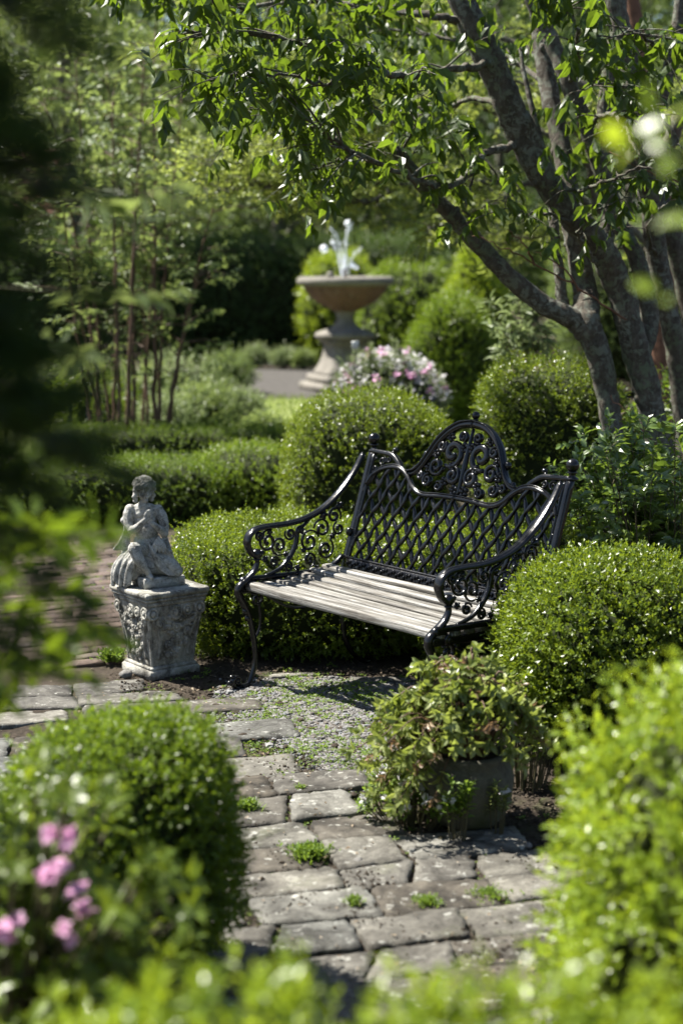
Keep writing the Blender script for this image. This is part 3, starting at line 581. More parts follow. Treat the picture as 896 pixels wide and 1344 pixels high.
    sp = spiral((-.066, .038), .030, .008, -.8, -1.35); sweep(m, np.c_[np.full(len(sp), x), sp], [.018, .012], [.008, .007], X, 8, 2.3)
    ball(m, (x, -.064, .04), .014, 10, 7); ball(m, (x, -.10, .035), (.014, .016, .012), 10, 7); ball(m, (x, -.088, .06), (.012, .014, .009), 10, 7)
    for k in range(4): ball(m, (x, -.045 + k * .013, .40 - k * .032), (.016, .012, .020 - k * .002), 10, 7)
    sp = spiral((.045, .38), .034, .008, 2.4, -1.3); sweep(m, np.c_[np.full(len(sp), x), sp], .01, .006, X, 8)
    sweep(m, yz([(.028, .2), (.06, .26), (.06, .33), (.04, .42)], x), .007, .006, X, 8)
    m.build('leg', I, bench)
    m = MB()  # rear leg
    sweep(m, yz([(.54, .47), (.545, .36), (.52, .25), (.53, .14), (.575, .06), (.64, .012), (.67, .01)], x), [.018, .016, .013, .013, .018], [.015, .015, .012, .011, .009], X, 10, 2.4)
    sweep(m, yz([(.08, .40), (.2, .33), (.3, .31), (.42, .33), (.52, .40)], x), .008, .007, X, 8)
    m.build('leg', I, bench)
# a stretcher across the back legs
m = MB(); sweep(m, [(-H2 + .01, .06, .425), (0, .06, .42), (H2 - .01, .06, .425)], .012, .006, (0, 0, 1), 8, 3.); sweep(m, [(-H2 + .01, .26, .42), (0, .26, .418), (H2 - .01, .26, .42)], .012, .006, (0, 0, 1), 8, 3.)
m.build('stretcher', I, bench)
# seat slats
rg = np.random.default_rng(3); m = MB(); ys_ = np.linspace(-.015, .475, 8)
for i in range(7):
    y0, y1 = ys_[i], ys_[i + 1] - .019; yc, hw = (y0 + y1) / 2, (y1 - y0) / 2; zc = .443 + .034 * max(0, (i - 1.2) / 4.8) ** 1.7 + rg.normal(0, .001)
    if i == 0: zc = .446
    n = 24; xx = np.linspace(-H2 + .004, H2 - .004, n); p = np.c_[xx, yc + .0018 * np.sin(xx * 5 + i * 2) + rg.normal(0, .0006, n), zc + .002 * np.sin(xx * 3 + i)]
    sweep(m, p, hw * (1 + .015 * np.sin(xx * 11 + i)), .0125 if i else .020, (0, 1, 0), 16, 4., rg.uniform(.1, 1))
m.build('seat', M['wood'], bench)
# lower back board with carved pattern
m = MB(); sweep(m, bk(np.linspace(-.585, .585, 30), .03, .008), .026, .010, (0, BS, BC), 12, 4.)
for k in range(70):
    u = -.56 + k * .0165; ball(m, bk(u, .03 + .008 * math.sin(k * 2.1), .020), (.006, .005, .011), 8, 5)
sweep(m, bk(np.linspace(-.585, .585, 12), .006, .014), .006, .010, (0, BS, BC), 8, 3.); sweep(m, bk(np.linspace(-.585, .585, 12), .058, .010), .006, .009, (0, BS, BC), 8, 3.)
m.build('lower_rail', I, bench)
# back frame
m = MB(); NB = (0, -BC, BS)
for s in (-1, 1):
    sweep(m, bk(s * (H2 - .012) * np.ones(14), np.linspace(-.03, .55, 14)), .013, .017, NB, 12, 4.); sweep(m, bk(s * (H2 - .034) * np.ones(14), np.linspace(.03, .535, 14), .004), .009, .007, NB, 8, 2.5)
    ball(m, bk(s * (H2 - .012), .17, .02), (.018, .016, .02), 12, 7)
    tp = [(s * .60, .548), (s * .52, .545), (s * .455, .540), (s * .41, .515), (s * .37, .483), (s * .335, .468), (s * .315, .474)]
    sp = smooth_path(tp, 6); sweep(m, bk(sp[:, 0], sp[:, 1]), [.015, .016, .013], [.012, .013, .010], NB, 10, 3.)
    hp = [(s * .575, .395), (s * .55, .435), (s * .50, .47), (s * .43, .488), (s * .37, .483), (s * .32, .455), (s * .28, .418), (s * .24, .396), (s * .19, .388), (s * .1, .395), (0, .398)]
    sp = smooth_path(hp, 6); sweep(m, bk(sp[:, 0], sp[:, 1], .004), .014, .0105, NB, 10, 2.6); sweep(m, bk(sp[:, 0], sp[:, 1] + .011, .012), .006, .004, NB, 8)
    for (cu, cv, r0, r1, a0, tn) in [(s * .515, .51, .022, .005, 1.0, 1.3 * s), (s * .555, .47, .018, .005, 3., -1.2 * s), (s * .47, .515, .016, .004, 4., 1.2 * s), (s * .57, .52, .014, .004, 0., 1.2 * s)]:
        sp = spiral((cu, cv), r0, r1, a0, tn, 20); sweep(m, bk(sp[:, 0], sp[:, 1]), .008, .005, NB, 8)
    ball(m, bk(s * .45, .565, 0), (.014, .012, .012), 10, 7); ball(m, bk(s * .46, .553, 0), (.01, .008, .008), 8, 5)
m.build('back_frame', I, bench)
# lattice
m = MB(); top = smooth_path([(-.575, .395), (-.55, .435), (-.50, .47), (-.43, .488), (-.37, .483), (-.32, .455), (-.28, .418), (-.24, .396), (-.19, .388), (-.1, .395), (0, .398), (.1, .395), (.19, .388), (.24, .396), (.28, .418), (.32, .455), (.37, .483), (.43, .488), (.50, .47), (.55, .435), (.575, .395)], 6)
for fam in (0, 1):
    sl_ = math.tan(math.radians(57 if fam == 0 else 62)) * (-1 if fam == 0 else 1)
    for k in range(-17, 19):
        u0 = k * .070 + (.02 if fam else 0); v = np.linspace(.045, .5, 60); u = u0 + (v - .045) / sl_ * 1. + (.0055 * np.sin(v * 2 * PI / .118 + k * PI) if True else 0)
        ok = (np.abs(u) < .585) & (v < np.interp(u, top[:, 0], top[:, 1]) + .004)
        if ok.sum() < 6: continue
        # longest run inside the frame
        idx = np.where(ok)[0]; runs = np.split(idx, np.where(np.diff(idx) > 1)[0] + 1)
        for r_ in runs:
            if len(r_) < 5: continue
            wv = .0062 + .0022 * np.cos(v[r_] * 2 * PI / .059)
            sweep(m, bk(u[r_], v[r_], (.005 if fam else -.004) + .0 * v[r_]) , .0075, wv * 1.35, NB, 8, 2.6)
m.build('lattice', I, bench)
# crest
m = MB()
for s in (-1, 1):
    cp = [(s * .33, .468), (s * .29, .478), (s * .255, .51), (s * .225, .56), (s * .19, .62), (s * .14, .672), (s * .075, .708), (0, .72)]
    sp = smooth_path(cp, 6); sweep(m, bk(sp[:, 0], sp[:, 1]), [.012, .017, .018, .019], [.010, .014, .016, .017], NB, 10, 2.6); sweep(m, bk(sp[:, 0], sp[:, 1] + .012, .004), .022, .005, NB, 8, 3.)
    ball(m, bk(s * .245, .565, 0), (.018, .014, .018), 12, 7); ball(m, bk(s * .30, .49, 0), (.014, .012, .014), 10, 7)
    for (cu, cv, r0, r1, a0, tn, wd) in [(s * .085, .585, .062, .014, -PI / 2 + s * .5, -1.25 * s, .016), (s * .055, .49, .040, .010, PI / 2, 1.3 * s, .012), (s * .165, .52, .042, .009, 0., 1.4 * s, .011), (s * .20, .455, .030, .007, 1.5, -1.4 * s, .009), (s * .125, .435, .024, .006, 2.5, 1.3 * s, .008), (s * .155, .61, .026, .007, 1., 1.3 * s, .009), (s * .045, .66, .024, .006, -1., -1.3 * s, .009), (s * .25, .47, .02, .006, 3., 1.3 * s, .008)]:
        sp = spiral((cu, cv), r0, r1, a0, tn, 26); sweep(m, bk(sp[:, 0], sp[:, 1]), [.010, .014, .012], [wd * .6, wd * 1.15, wd * .8], NB, 8, 2.3); ball(m, bk(sp[-1][0], sp[-1][1], .003), (wd * .8, .010, wd * .8), 10, 7)
    for (a, b, r_) in [(.03, .43, .016), (.10, .46, .014), (.21, .51, .014), (.12, .655, .014), (.025, .615, .016), (.185, .575, .014), (.07, .53, .014)]:
        for k in range(5): an = k * 1.257 + a * 20; ball(m, bk(s * a + r_ * math.cos(an), b + r_ * math.sin(an)), (r_ * .8, .011, r_ * .7), 8, 5)
        ball(m, bk(s * a, b, .005), (r_ * .5, .01, r_ * .5), 8, 5)
sweep(m, bk(np.zeros(12), np.linspace(.40, .70, 12)), [.008, .012, .008], [.007, .014, .006], NB, 8, 2.2)
m.build('crest', I, bench)
def finial(u, v, r_):
    m = MB(); c = bk(u, v, 0); z = c[2]
    lathe(m, [(r_ * .4, -r_ * 1.0), (r_ * .95, -r_ * .95), (r_ * .9, -r_ * .7), (r_ * .45, -r_ * .45), (r_ * .5, -r_ * .1), (r_ * .8, r_ * .15), (r_ * .55, r_ * .35)], 14, c)
    ball(m, c + np.array([0, 0, r_ * 1.15]), r_, 16, 11); m.build('finial', I, bench)
finial(-(H2 - .012), .572, .027); finial(H2 - .012, .572, .027); finial(0, .738, .017)
# ------------------------------------------------------------------ pedestal
ped_rz = math.radians(37); fcn = at(198, 893)
pw = .125; off = np.array([math.cos(ped_rz) * pw - math.sin(ped_rz) * pw, math.sin(ped_rz) * pw + math.cos(ped_rz) * pw])
# front corner is local (-pw,-pw)
pc = fcn[:2] + off; PZ = -.006
ped = thing('stone_pedestal', 'square tapered stone pedestal with carved rosettes and garlands under the statue', 'pedestal', (pc[0], pc[1], PZ), ped_rz); ped.scale = (1, 1, 1.11)
S = M['stone']
m = MB(); box(m, (0, 0, .018), (.127, .127, .02), .006); box(m, (0, 0, .043), (.117, .117, .008), .005); m.build('base', S, ped)
def ped_hw(z): return .106 + (.146 - .106) * np.clip((z - .045) / .27, 0, 1) ** 1.25
m = MB(); zs = np.linspace(.045, .305, 16); lathe(m, [(float(ped_hw(z)), float(z)) for z in zs], 64, square=22.)
for kx in (-1, 1):
    for ky in (-1, 1): tube(m, [(kx * (ped_hw(z) - .006), ky * (ped_hw(z) - .006), z) for z in zs], .009, 8)
m.build('body', S, ped)
m = MB(); box(m, (0, 0, .31), (.150, .150, .010), .005); box(m, (0, 0, .326), (.157, .157, .007), .005); box(m, (0, 0, .3445), (.162, .162, .012), .006); m.build('top_slab', S, ped)
def onface(face, a, z, out=0.):
    h = float(ped_hw(z)) + out; x, y = a, -h
    for _ in range(face): x, y = -y, x
    return np.array([x, y, z])
def rosette(mb, face, a, z, r_, k=6):
    c = onface(face, a, z, .001); X = np.array([1, 0, 0.]) if face % 2 == 0 else np.array([0, 1., 0]); Y = np.array([0, 1., 0]) if face % 2 == 0 else np.array([1., 0, 0])
    t = np.linspace(0, 2 * PI, 21)[:-1]; path = c + np.outer(np.cos(t), X) * r_ * .82 + np.outer(np.sin(t), (0, 0, 1)) * r_ * .82
    sweep(mb, path, .012, r_ * .26, tuple(Y), 8, closed=True)
    rr = (r_ * .6, .017, r_ * .6) if face % 2 == 0 else (.017, r_ * .6, r_ * .6); ball(mb, c, rr, 12, 7)
    if k:
        for i in range(k):
            an = i * 2 * PI / k; p = c + X * r_ * .62 * math.cos(an) + np.array([0, 0, r_ * .62 * math.sin(an)]); rr = (r_ * .3, .014, r_ * .3) if face % 2 == 0 else (.014, r_ * .3, r_ * .3); ball(mb, p, rr, 8, 5)
for face in range(4):
    m = MB(); fy = (lambda r_, d=.011: (r_, d, r_)) if face % 2 == 0 else (lambda r_, d=.011: (d, r_, r_))
    for a, z, r_ in [(-.118, .272, .026), (.118, .275, .026), (.055, .272, .022)]: rosette(m, face, a, z, r_, 0)
    rosette(m, face, -.002, .268, .03, 8)
    for a, z, r_ in [(.005, .205, .018), (-.012, .178, .013), (.02, .165, .015), (-.03, .135, .017), (.012, .10, .016), (.06, .185, .017), (.058, .135, .013), (-.03, .095, .012)]:
        if abs(a) < .1: rosette(m, face, a, z, r_, 5)
    rg = np.random.default_rng(40 + face)
    for i in range(46):   # garland of leaves and drips
        t = i / 45.; a = .10 * math.cos(t * PI) ; z = .255 - .05 * math.sin(t * PI) + rg.normal(0, .005); p = onface(face, a, z, 0.); ball(m, p, tuple(np.array(fy(.010, .012)) * rg.uniform(.7, 1.4)), 8, 5)
    for i in range(60):
        z = rg.uniform(.07, .25); a = rg.normal(0, .028) * (z / .15); a = float(np.clip(a, -.09, .09)); p = onface(face, a, z, 0.); ball(m, p, tuple(np.array(fy(.008, .009)) * rg.uniform(.6, 1.7)), 7, 5)
    for sx in (-1, 1):
        sp = spiral((sx * .085, .225), .03, .007, 1.0, 1.2 * sx, 18); sweep(m, np.array([onface(face, a, z, .001) for a, z in sp]), .011, .007, (0, -1, 0) if face % 2 == 0 else (1, 0, 0), 6)
        sweep(m, np.array([onface(face, sx * a, z, .0) for a, z in smooth_path([(.11, .245), (.085, .19), (.07, .14), (.075, .08)], 5)]), .012, .009, (0, -1, 0) if face % 2 == 0 else (1, 0, 0), 6)
    m.build('relief_carving', S, ped)

# ------------------------------------------------------------------ statue (drawn out from a view-aligned frame)
STZ = PZ + .3565 * 1.11
blk = thing('stone_statue', 'grey stone statue of a kneeling child with curly hair and hands raised to its chest', 'statue', (P(195, 750, pc[1])[0], pc[1] - .02, STZ)); blk.scale = (1.07, 1.07, 1.07)
m = MB(); box(m, (.040, .018, .0215), (.092, .066, .0215), .005, rot=ped_rz - .1); m.build('block', M['statue'], blk)
Q = []
def el(c, r, M_=None): Q.append(('b', c, r, M_))
def cap(path, r, n=6): Q.append(('t', smooth_path(path, n) if len(path) > 2 else np.array(path, float), r))
k = .000711; ox, oz = 300, 665
def S3(px, py, y): return np.array([(px - ox) * k, y, .043 + (oz - py) * k])
# head, facing right and forward
hc = S3(288, 165, -.005); fd = nrm(np.array([.50, -.84, -.18])); sd = nrm(np.cross(fd, (0, 0, 1))); ud = np.cross(sd, fd)
HM = np.stack([sd, -fd, ud], 1)
def hd(a, b, c): return hc + sd * a + fd * b + ud * c
el(hc, (.031, .035, .040), HM); el(hd(0, .010, -.018), (.023, .024, .022), HM); el(hd(0, .008, .012), (.030, .028, .026), HM)
el(hd(0, .030, -.034), (.009, .008, .008), HM)                                        # chin
for s in (-1, 1):
    el(hd(s * .016, .022, -.012), (.011, .011, .012), HM)                              # cheeks
    el(hd(s * .0125, .0325, .005), (.0062, .004, .0042), HM)                            # eyes
    cap([hd(s * .004, .036, .012), hd(s * .013, .035, .0145), hd(s * .022, .029, .011)], [.003, .0035, .002])  # brows
    el(hd(s * .033, -.002, -.004), (.005, .008, .010), HM)
cap([hd(0, .035, .009), hd(0, .0395, .0), hd(0, .042, -.006)], [.003, .004, .0052])  # nose
el(hd(0, .0355, -.0178), (.0085, .0045, .0028), HM); el(hd(0, .034, -.0228), (.007, .0045, .003), HM)   # lips
body_n = len(Q)
# hair
HQ0 = len(Q); rgh = np.random.default_rng(2)
hair = []
def hel(c, r, M_=None): hair.append(('b', c, r, M_))
hel(hd(0, -.012, .016), (.040, .038, .036), HM)
for i in range(120):
    a = rgh.uniform(0, 2 * PI); e = rgh.uniform(.15, 1.5); v = np.array([math.cos(a) * math.cos(e), math.sin(a) * math.cos(e), math.sin(e)]); b = v * np.array([.044, .042, .040])
    if b[1] > .026 and b[2] < .010: continue
    hel(hd(b[0], b[1] - .006, b[2] + .012), (.0075 * rgh.uniform(.8, 1.3),) * 3)
for i in range(22):     # heavy fringe roll around the brow
    a = PI * (i / 21.); hel(hd(.040 * math.cos(a), .031 * math.sin(a) - .001, .023 + .004 * math.sin(i * 2.3)), (.0092 * rgh.uniform(.85, 1.2),) * 3)
for s in (-1, 1):
    for i in range(7): hel(hd(s * (.038 + .004 * math.sin(i * 2)), .006 - i * .001, .014 - i * .0095), (.0105, .011, .0095))
for i in range(30):
    a = rgh.uniform(PI * 1.05, PI * 1.95); hel(hd(.036 * math.cos(a), .036 * math.sin(a), rgh.uniform(-.03, .02)), (.0095,) * 3)
# neck and torso
cap([S3(287, 205, -.004), S3(284, 232, .0), S3(280, 262, .004)], [.0165, .018, .026])
sh1, sh2 = S3(205, 278, .006), S3(362, 282, .012)
el(S3(284, 300, .012), (.054, .034, .044)); el(S3(286, 270, .01), (.05, .024, .022)); el(S3(290, 350, .010), (.050, .036, .042)); el(S3(296, 405, .002), (.050, .043, .042)); el(S3(300, 465, .012), (.058, .046, .040)); el(S3(304, 530, .024), (.070, .052, .050))
el(S3(264, 306, -.012), (.021, .011, .016)); el(S3(310, 306, -.010), (.021, .011, .016))
# arms
e1_, e2_ = S3(215, 392, -.026), S3(402, 418, -.012); h1, h2 = S3(302, 322, -.064), S3(336, 342, -.060)
cap([sh1, S3(194, 310, .0), S3(196, 355, -.012), e1_], [.021, .0235, .020, .0165]); el(sh1, (.024, .022, .022))
cap([e1_, S3(245, 378, -.045), S3(275, 350, -.058), h1], [.0175, .0165, .0125, .0098])
cap([sh2, S3(385, 318, .006), S3(402, 370, -.004), e2_], [.021, .023, .019, .0165]); el(sh2, (.024, .022, .022))
cap([e2_, S3(385, 392, -.032), S3(358, 362, -.050), h2], [.0175, .016, .012, .0095])
# hands, fingertips together, pointing up and across
def hand(w, tip_dir, across, outn):
    c = w + tip_dir * .014; Mh = np.stack([across, outn, tip_dir], 1); el(c, (.0125, .0062, .0165), Mh)
    for i, ln in enumerate([.019, .023, .022, .017]):
        b = c + across * (-.0088 + i * .0058) + tip_dir * .011; cap([b, b + tip_dir * ln * .55 + outn * .0015, b + tip_dir * ln + outn * -.001], [.0034, .0032, .0025], 4)
    b = c - across * .010 - tip_dir * .006; cap([b, b - across * .007 + tip_dir * .009, b - across * .006 + tip_dir * .018], [.0042, .0038, .003], 4)
td = nrm(np.array([.50, -.12, .86])); hand(h1, td, nrm(np.cross(td, (0, 1, 0))), nrm(np.array([-.6, -.7, .2])))
td = nrm(np.array([-.42, -.15, .90])); hand(h2, td, nrm(np.cross((0, 1, 0), td)), nrm(np.array([.6, -.7, .2])))
# near leg: knee up, foot on the block
kn = S3(236, 492, -.066)
cap([S3(300, 520, .010), S3(265, 505, -.028), kn], [.036, .034, .0265]); el(kn, (.0255, .024, .026))
cap([kn, S3(262, 550, -.072), S3(296, 610, -.062), S3(318, 645, -.052)], [.0245, .0245, .0175, .0125])
cap([S3(312, 650, -.045), S3(325, 653, -.062), S3(338, 659, -.076)], [.0125, .011, .007])
# far leg: kneeling, knee to the right
cap([S3(318, 540, .0), S3(380, 560, -.014), S3(440, 600, -.022), S3(478, 632, -.022)], [.040, .036, .030, .022]); cap([S3(478, 636, -.022), S3(420, 648, .018), S3(350, 650, .045)], [.021, .018, .014])
cap([S3(270, 610, -.02), S3(330, 610, -.01), S3(400, 620, .0)], [.03, .035, .03]); el(S3(300, 580, .01), (.06, .05, .055))
# drapery: lap folds, swag at the left, gathered cloth spilling over the block, knot at the right
dr = []
def dcap(path, r, n=6): dr.append(('t', smooth_path(path, n), r))
for i in range(9):
    t = i / 8.; dcap([S3(318 + 18 * t, 470 + 10 * i, -.046 + .01 * t), S3(350 + 22 * t, 520 + 10 * i, -.052), S3(400 + 30 * t, 575 + 9 * i, -.046), S3(440 + 40 * t, 630 + 3 * i, -.036 + .02 * t)], [.004, .0068, .0065, .005])
for i in range(7):
    t = i / 6.; w_ = (-1) ** i * .003; dcap([S3(262 - 14 * i, 540 - 4 * i, -.04 + .045 * t), S3(228 - 17 * i, 585, -.050 + .034 * t + w_), S3(208 - 17 * i, 640 + 5 * math.sin(i), -.050 + .034 * t + w_), S3(196 - 16 * i, 700 + 14 * math.sin(i * 2.3), -.052 + .04 * t + w_)], [.007, .0105, .0125, .011])
dr += [('b', S3(205, 590, -.004), (.045, .030, .040), None), ('b', S3(172, 640, .0), (.040, .030, .045), None), ('b', S3(215, 640, -.01), (.04, .03, .04), None), ('b', S3(162, 680, -.006), (.034, .026, .026), None)]
for i in range(4): dcap([S3(250 - 16 * i, 550, -.025 + .012 * i), S3(205 - 14 * i, 620, -.02 + .012 * i), S3(190 - 12 * i, 680, -.015 + .012 * i)], [.010, .013, .012])
for i in range(6):
    dcap([S3(172 + 4 * i, 350 + 10 * i, .020), S3(165 + 5 * i, 410 + 8 * i, .016), S3(140 + 10 * i, 470 + 4 * i, .010), S3(108 + 17 * i, 512 + 3 * math.sin(i * 3), .004)], [.005, .0065, .007, .006])
dcap([S3(168, 330, .018), S3(162, 345, .01), S3(170, 370, .01)], [.009, .012, .008])
for i in range(7):
    t = i / 6.; dcap([S3(300 - 18 * i, 500, .03), S3(250 - 14 * i, 520, .035), S3(190 - 4 * i, 545, .03), S3(160 - 3 * i, 600, .02)], [.016, .018, .016, .014])
for i in range(5): dcap([S3(372 + 4 * i, 432 + 4 * i, -.036), S3(350 + 16 * i, 470 + 5 * i, -.046), S3(335 + 22 * i, 500 + 5 * i, -.048)], [.005, .008, .006])
for i in range(5): dcap([S3(402 + 4 * i, 430 + 12 * i, -.008), S3(398 + 8 * i, 500 + 6 * i, -.02), S3(420 + 8 * i, 560 + 6 * i, -.02)], [.010, .014, .010])
dcap([S3(395, 515, -.03), S3(425, 512, -.034), S3(446, 516, -.03)], [.006, .008, .003])
def fill(mb, L):
    for q in L:
        if q[0] == 'b': ball(mb, q[1], q[2], 14, 9, M=q[3])
        else:
            tube(mb, q[1], q[2], 10); ball(mb, q[1][0], float(np.atleast_1d(q[2])[0]), 10, 7); ball(mb, q[1][-1], float(np.atleast_1d(q[2])[-1]), 10, 7)
def stat(name, L, vox, sm, it):
    m = MB(); fill(m, L); o = m.build(name, M['statue'], blk)
    r = o.modifiers.new('r', 'REMESH'); r.mode = 'VOXEL'; r.voxel_size = vox; r.use_smooth_shade = True
    s = o.modifiers.new('s', 'SMOOTH'); s.factor = sm; s.iterations = it
    dg = bpy.context.evaluated_depsgraph_get(); me = bpy.data.meshes.new_from_object(o.evaluated_get(dg)); o.modifiers.clear(); o.data = me
    me.polygons.foreach_set('use_smooth', np.ones(len(me.polygons), bool))
    if not me.materials: me.materials.append(M['statue'])
    return o
stat('figure', Q, .0018, .5, 2); stat('hair', hair, .0018, .5, 1); stat('drapery', dr, .0019, .5, 1)

# ------------------------------------------------------------------ fountain
fx, fy_ = fc; ft = thing('stone_fountain', 'tall stone fountain with rusty wide bowl on a flared pedestal, behind the flowers', 'fountain', (fx, fy_, 0))
a45 = math.radians(22)
m = MB(); box(m, (0, 0, .055), (.50, .50, .055), .02, rot=a45); box(m, (0, 0, .165), (.42, .42, .055), .02, rot=a45); m.build('plinth', M['ftn'], ft)
m = MB(); lathe(m, [(.385, .21), (.37, .27), (.33, .33), (.29, .42), (.262, .52), (.255, .60), (.27, .64), (.31, .67), (.315, .69)], 48, rot=a45, square=6.); m.build('pedestal', M['ftn'], ft)
m = MB(); lathe(m, [(.33, .69), (.40, .715), (.425, .75), (.41, .79), (.33, .82), (.26, .84), (.2, .86), (.17, .90), (.125, .95), (.115, 1.0), (.13, 1.06), (.16, 1.10)], 40); m.build('cap', M['ftn'], ft)
fl = lambda z: np.clip((1.42 - z) / .3, 0, 1)
m = MB(); lathe(m, [(.15, 1.085), (.2, 1.11), (.32, 1.17), (.44, 1.25), (.53, 1.34), (.57, 1.42), (.575, 1.435)], 72, flute=(14, .045, fl)); m.build('bowl', M['ftnbowl'], ft)
m = MB(); lathe(m, [(.575, 1.43), (.63, 1.44), (.66, 1.465), (.665, 1.50), (.655, 1.535), (.62, 1.555), (.585, 1.55), (.56, 1.52), (.54, 1.49)], 56); m.build('rim', M['ftn'], ft)
m = MB(); lathe(m, [(.0, 1.50), (.3, 1.503), (.545, 1.50)], 40); m.build('water', M['water'], ft)
m = MB(); lathe(m, [(.035, 1.49), (.03, 1.62), (.045, 1.64), (.02, 1.66)], 14); m.build('nozzle', M['ftn'], ft); m = MB(); lathe(m, [(.05, 1.54), (.052, 1.60), (.03, 1.625)], 12, (-.2, -.52, 0)); m.build('knob', M['ftn'], ft)
rg = np.random.default_rng(9)
def jet(pts, r0, r1, drops=()):
    m = MB(); s = smooth_path(pts, 8); n = len(s); rr = np.interp(np.linspace(0, 1, n), [0, 1], [r0 * .38, r1 * .45]) * (1 + .25 * rg.normal(size=n))
    tube(m, s, np.abs(rr), 7, bump=.1)
    for c, r_ in drops: ball(m, c, r_, 10, 7)
    for q_ in range(14): t = s[rg.integers(2, n)] + rg.normal(0, .02, 3); ball(m, t, rg.uniform(.006, .012), 6, 4)
    m.build('water_jet', M['water'], ft)
X0 = 0.
jet([(-.02, 0, 1.5), (-.01, 0, 1.8), (.02, 0, 2.1), (.05, 0, 2.27)], .035, .02, [((.045, 0, 2.27), (.058, .05, .045)), ((.05, 0, 2.22), (.035, .03, .05))])
jet([(-.03, 0, 1.5), (-.08, 0, 1.75), (-.13, 0, 1.95), (-.19, 0, 2.04)], .025, .02, [((-.17, 0, 2.02), (.03, .03, .03))])
jet([(-.02, .02, 1.5), (-.05, .02, 1.85), (-.12, .03, 2.1), (-.22, .03, 2.22)], .018, .022)
jet([(.0, 0, 1.5), (.05, 0, 1.7), (.13, 0, 1.87), (.22, 0, 1.95)], .02, .012, [((.10, -.02, 1.71), (.035, .03, .04)), ((.15, -.02, 1.68), (.03, .03, .025))])
jet([(.01, 0, 1.5), (.01, .01, 1.8), (.0, .01, 2.02)], .03, .012)
m = MB(); ball(m, (-.29, 0, 1.93), (.055, .05, .055), 14, 9); m.build('drop_highlight', M['water'], ft)  # oversized white ball stands in for the blurred highlight on a spray drop

# plant label by the flowers
lc = P(466, 455, 13.4)
m = MB(); tube(m, [(0, 0, 0), (0, 0, lc[2] - .02)], .004, 6); lb = m.build('plant_label', M['iron']); lb.location = (lc[0], lc[1], 0); tag(lb, 'small white label card on a thin stake among the pale flowers', 'label')
m = MB(); box(m, (0, 0, lc[2] + .015), (.030, .0025, .033), .002, rot=.15); m.build('card', M['tagwhite'], lb)

# low dark railing at the left
rl = thing('low_railing', 'low dark metal railing with thin posts behind the low hedge at left', 'railing', (-2.75, 14.4, 0), .05)
m = MB(); box(m, (0, 0, .585), (.55, .05, .015), .006); m.build('top_rail', I, rl)
for x in (-.5, -.3, -.06, .07, .28, .44):
    m = MB(); box(m, (x, 0, .285), (.014, .014, .285), .003); m.build('post', I, rl)

# cottage far behind, seen through gaps
ct = thing('white_cottage', 'white cottage with a red brown roof glimpsed through leaves at left', 'house', (-8.2, 37, 0), .1)
m = MB(); box(m, (0, 0, 1.4), (1.6, 1.5, 1.4), .02); m.build('wall', M['wallwhite'], ct)
m = MB(); m.add([(-1.8, -1.8, 2.75), (1.8, -1.8, 2.75), (1.8, 1.8, 2.75), (-1.8, 1.8, 2.75), (-1.8, 0, 4.2), (1.8, 0, 4.2)], [np.array([[0, 3, 2, 1], [0, 1, 5, 4], [2, 3, 4, 5]]), np.array([[0, 4, 3], [1, 2, 5]])]); m.build('roof', M['roof'], ct, smooth=False)
for x in (-.8, .7):
    m = MB(); box(m, (x, -1.515, 1.5), (.36, .03, .5), .01); w_ = m.build('window', M['glass'], ct); m = MB()
    for a, b in (((x, -1.555, 2.0), (.4, .012, .03)), ((x, -1.555, 1.0), (.4, .012, .03)), ((x - .37, -1.555, 1.5), (.03, .012, .466)), ((x + .37, -1.555, 1.5), (.03, .012, .466)), ((x, -1.555, 1.5), (.015, .010, .466))): box(m, a, b, .004)
    m.build('frame', M['wallwhite'], w_)
# ------------------------------------------------------------------ clipped box shrubs near the bench
def C(px, Y): return (px - 448) / F * Y / 1.0

def boxball(label, c, R, p, N, seed, mat='box', leaf=.0205, lumpy=.075, **k):
    return shrub('box_shrub', label, 'shrub', c, R, p, N, leaf, M[mat], M['twig'], lumpy, 7, seed, k.pop('ln', leaf * 2.2), asp=.6, group='clipped box shrubs round the bench', **k)
boxball('flat-topped clipped box shrub behind the left arm of the bench', (-.21, 7.56, .265), (.62, .60, .285), 4.2, 9000, 101)
boxball('low box shrub directly behind the lattice of the bench back', (.76, 7.22, .30), (.50, .48, .33), 3., 5400, 102)
boxball('round box shrub between the bench back and the pale flower bush', (.17, 9.45, .50), (.545, .5, .535), 2.7, 6800, 103, lumpy=.06)
boxball('round glossy box shrub in front of the left tree trunk', (1.19, 9.05, .66), (.46, .45, .62), 2.8, 6800, 104)
boxball('large round box shrub touching the right end of the bench', (.985, 5.62, .385), (.41, .42, .385), 2.5, 8600, 105, leaf=.022)
boxball('blurred round box shrub at lower left beside the path', (-.555, 3.78, .37), (.300, .31, .343), 2.4, 6500, 106, 'box_soft', leaf=.018)
shrub('broadleaf_shrub', 'tall blurred bright shrub at the right edge in the foreground', 'shrub', (.84, 2.95, .53), (.42, .40, .54), 2.3, 2600, .034, M['lime'], M['twig'], .07, 8, 107, .07, 1., T_M, up=.5, stray=.10, asp=.42, jit=.55, cf=.8)
shrub('front_hedge', 'very blurred bright green hedge along the bottom edge of the view', 'hedge', (.12, 1.74, .47), (.62, .24, .465), 4.5, 3000, .028, M['lime'], M['twig'], .06, 8, 108, .055, 1., T_S, stray=.08, jit=.55)
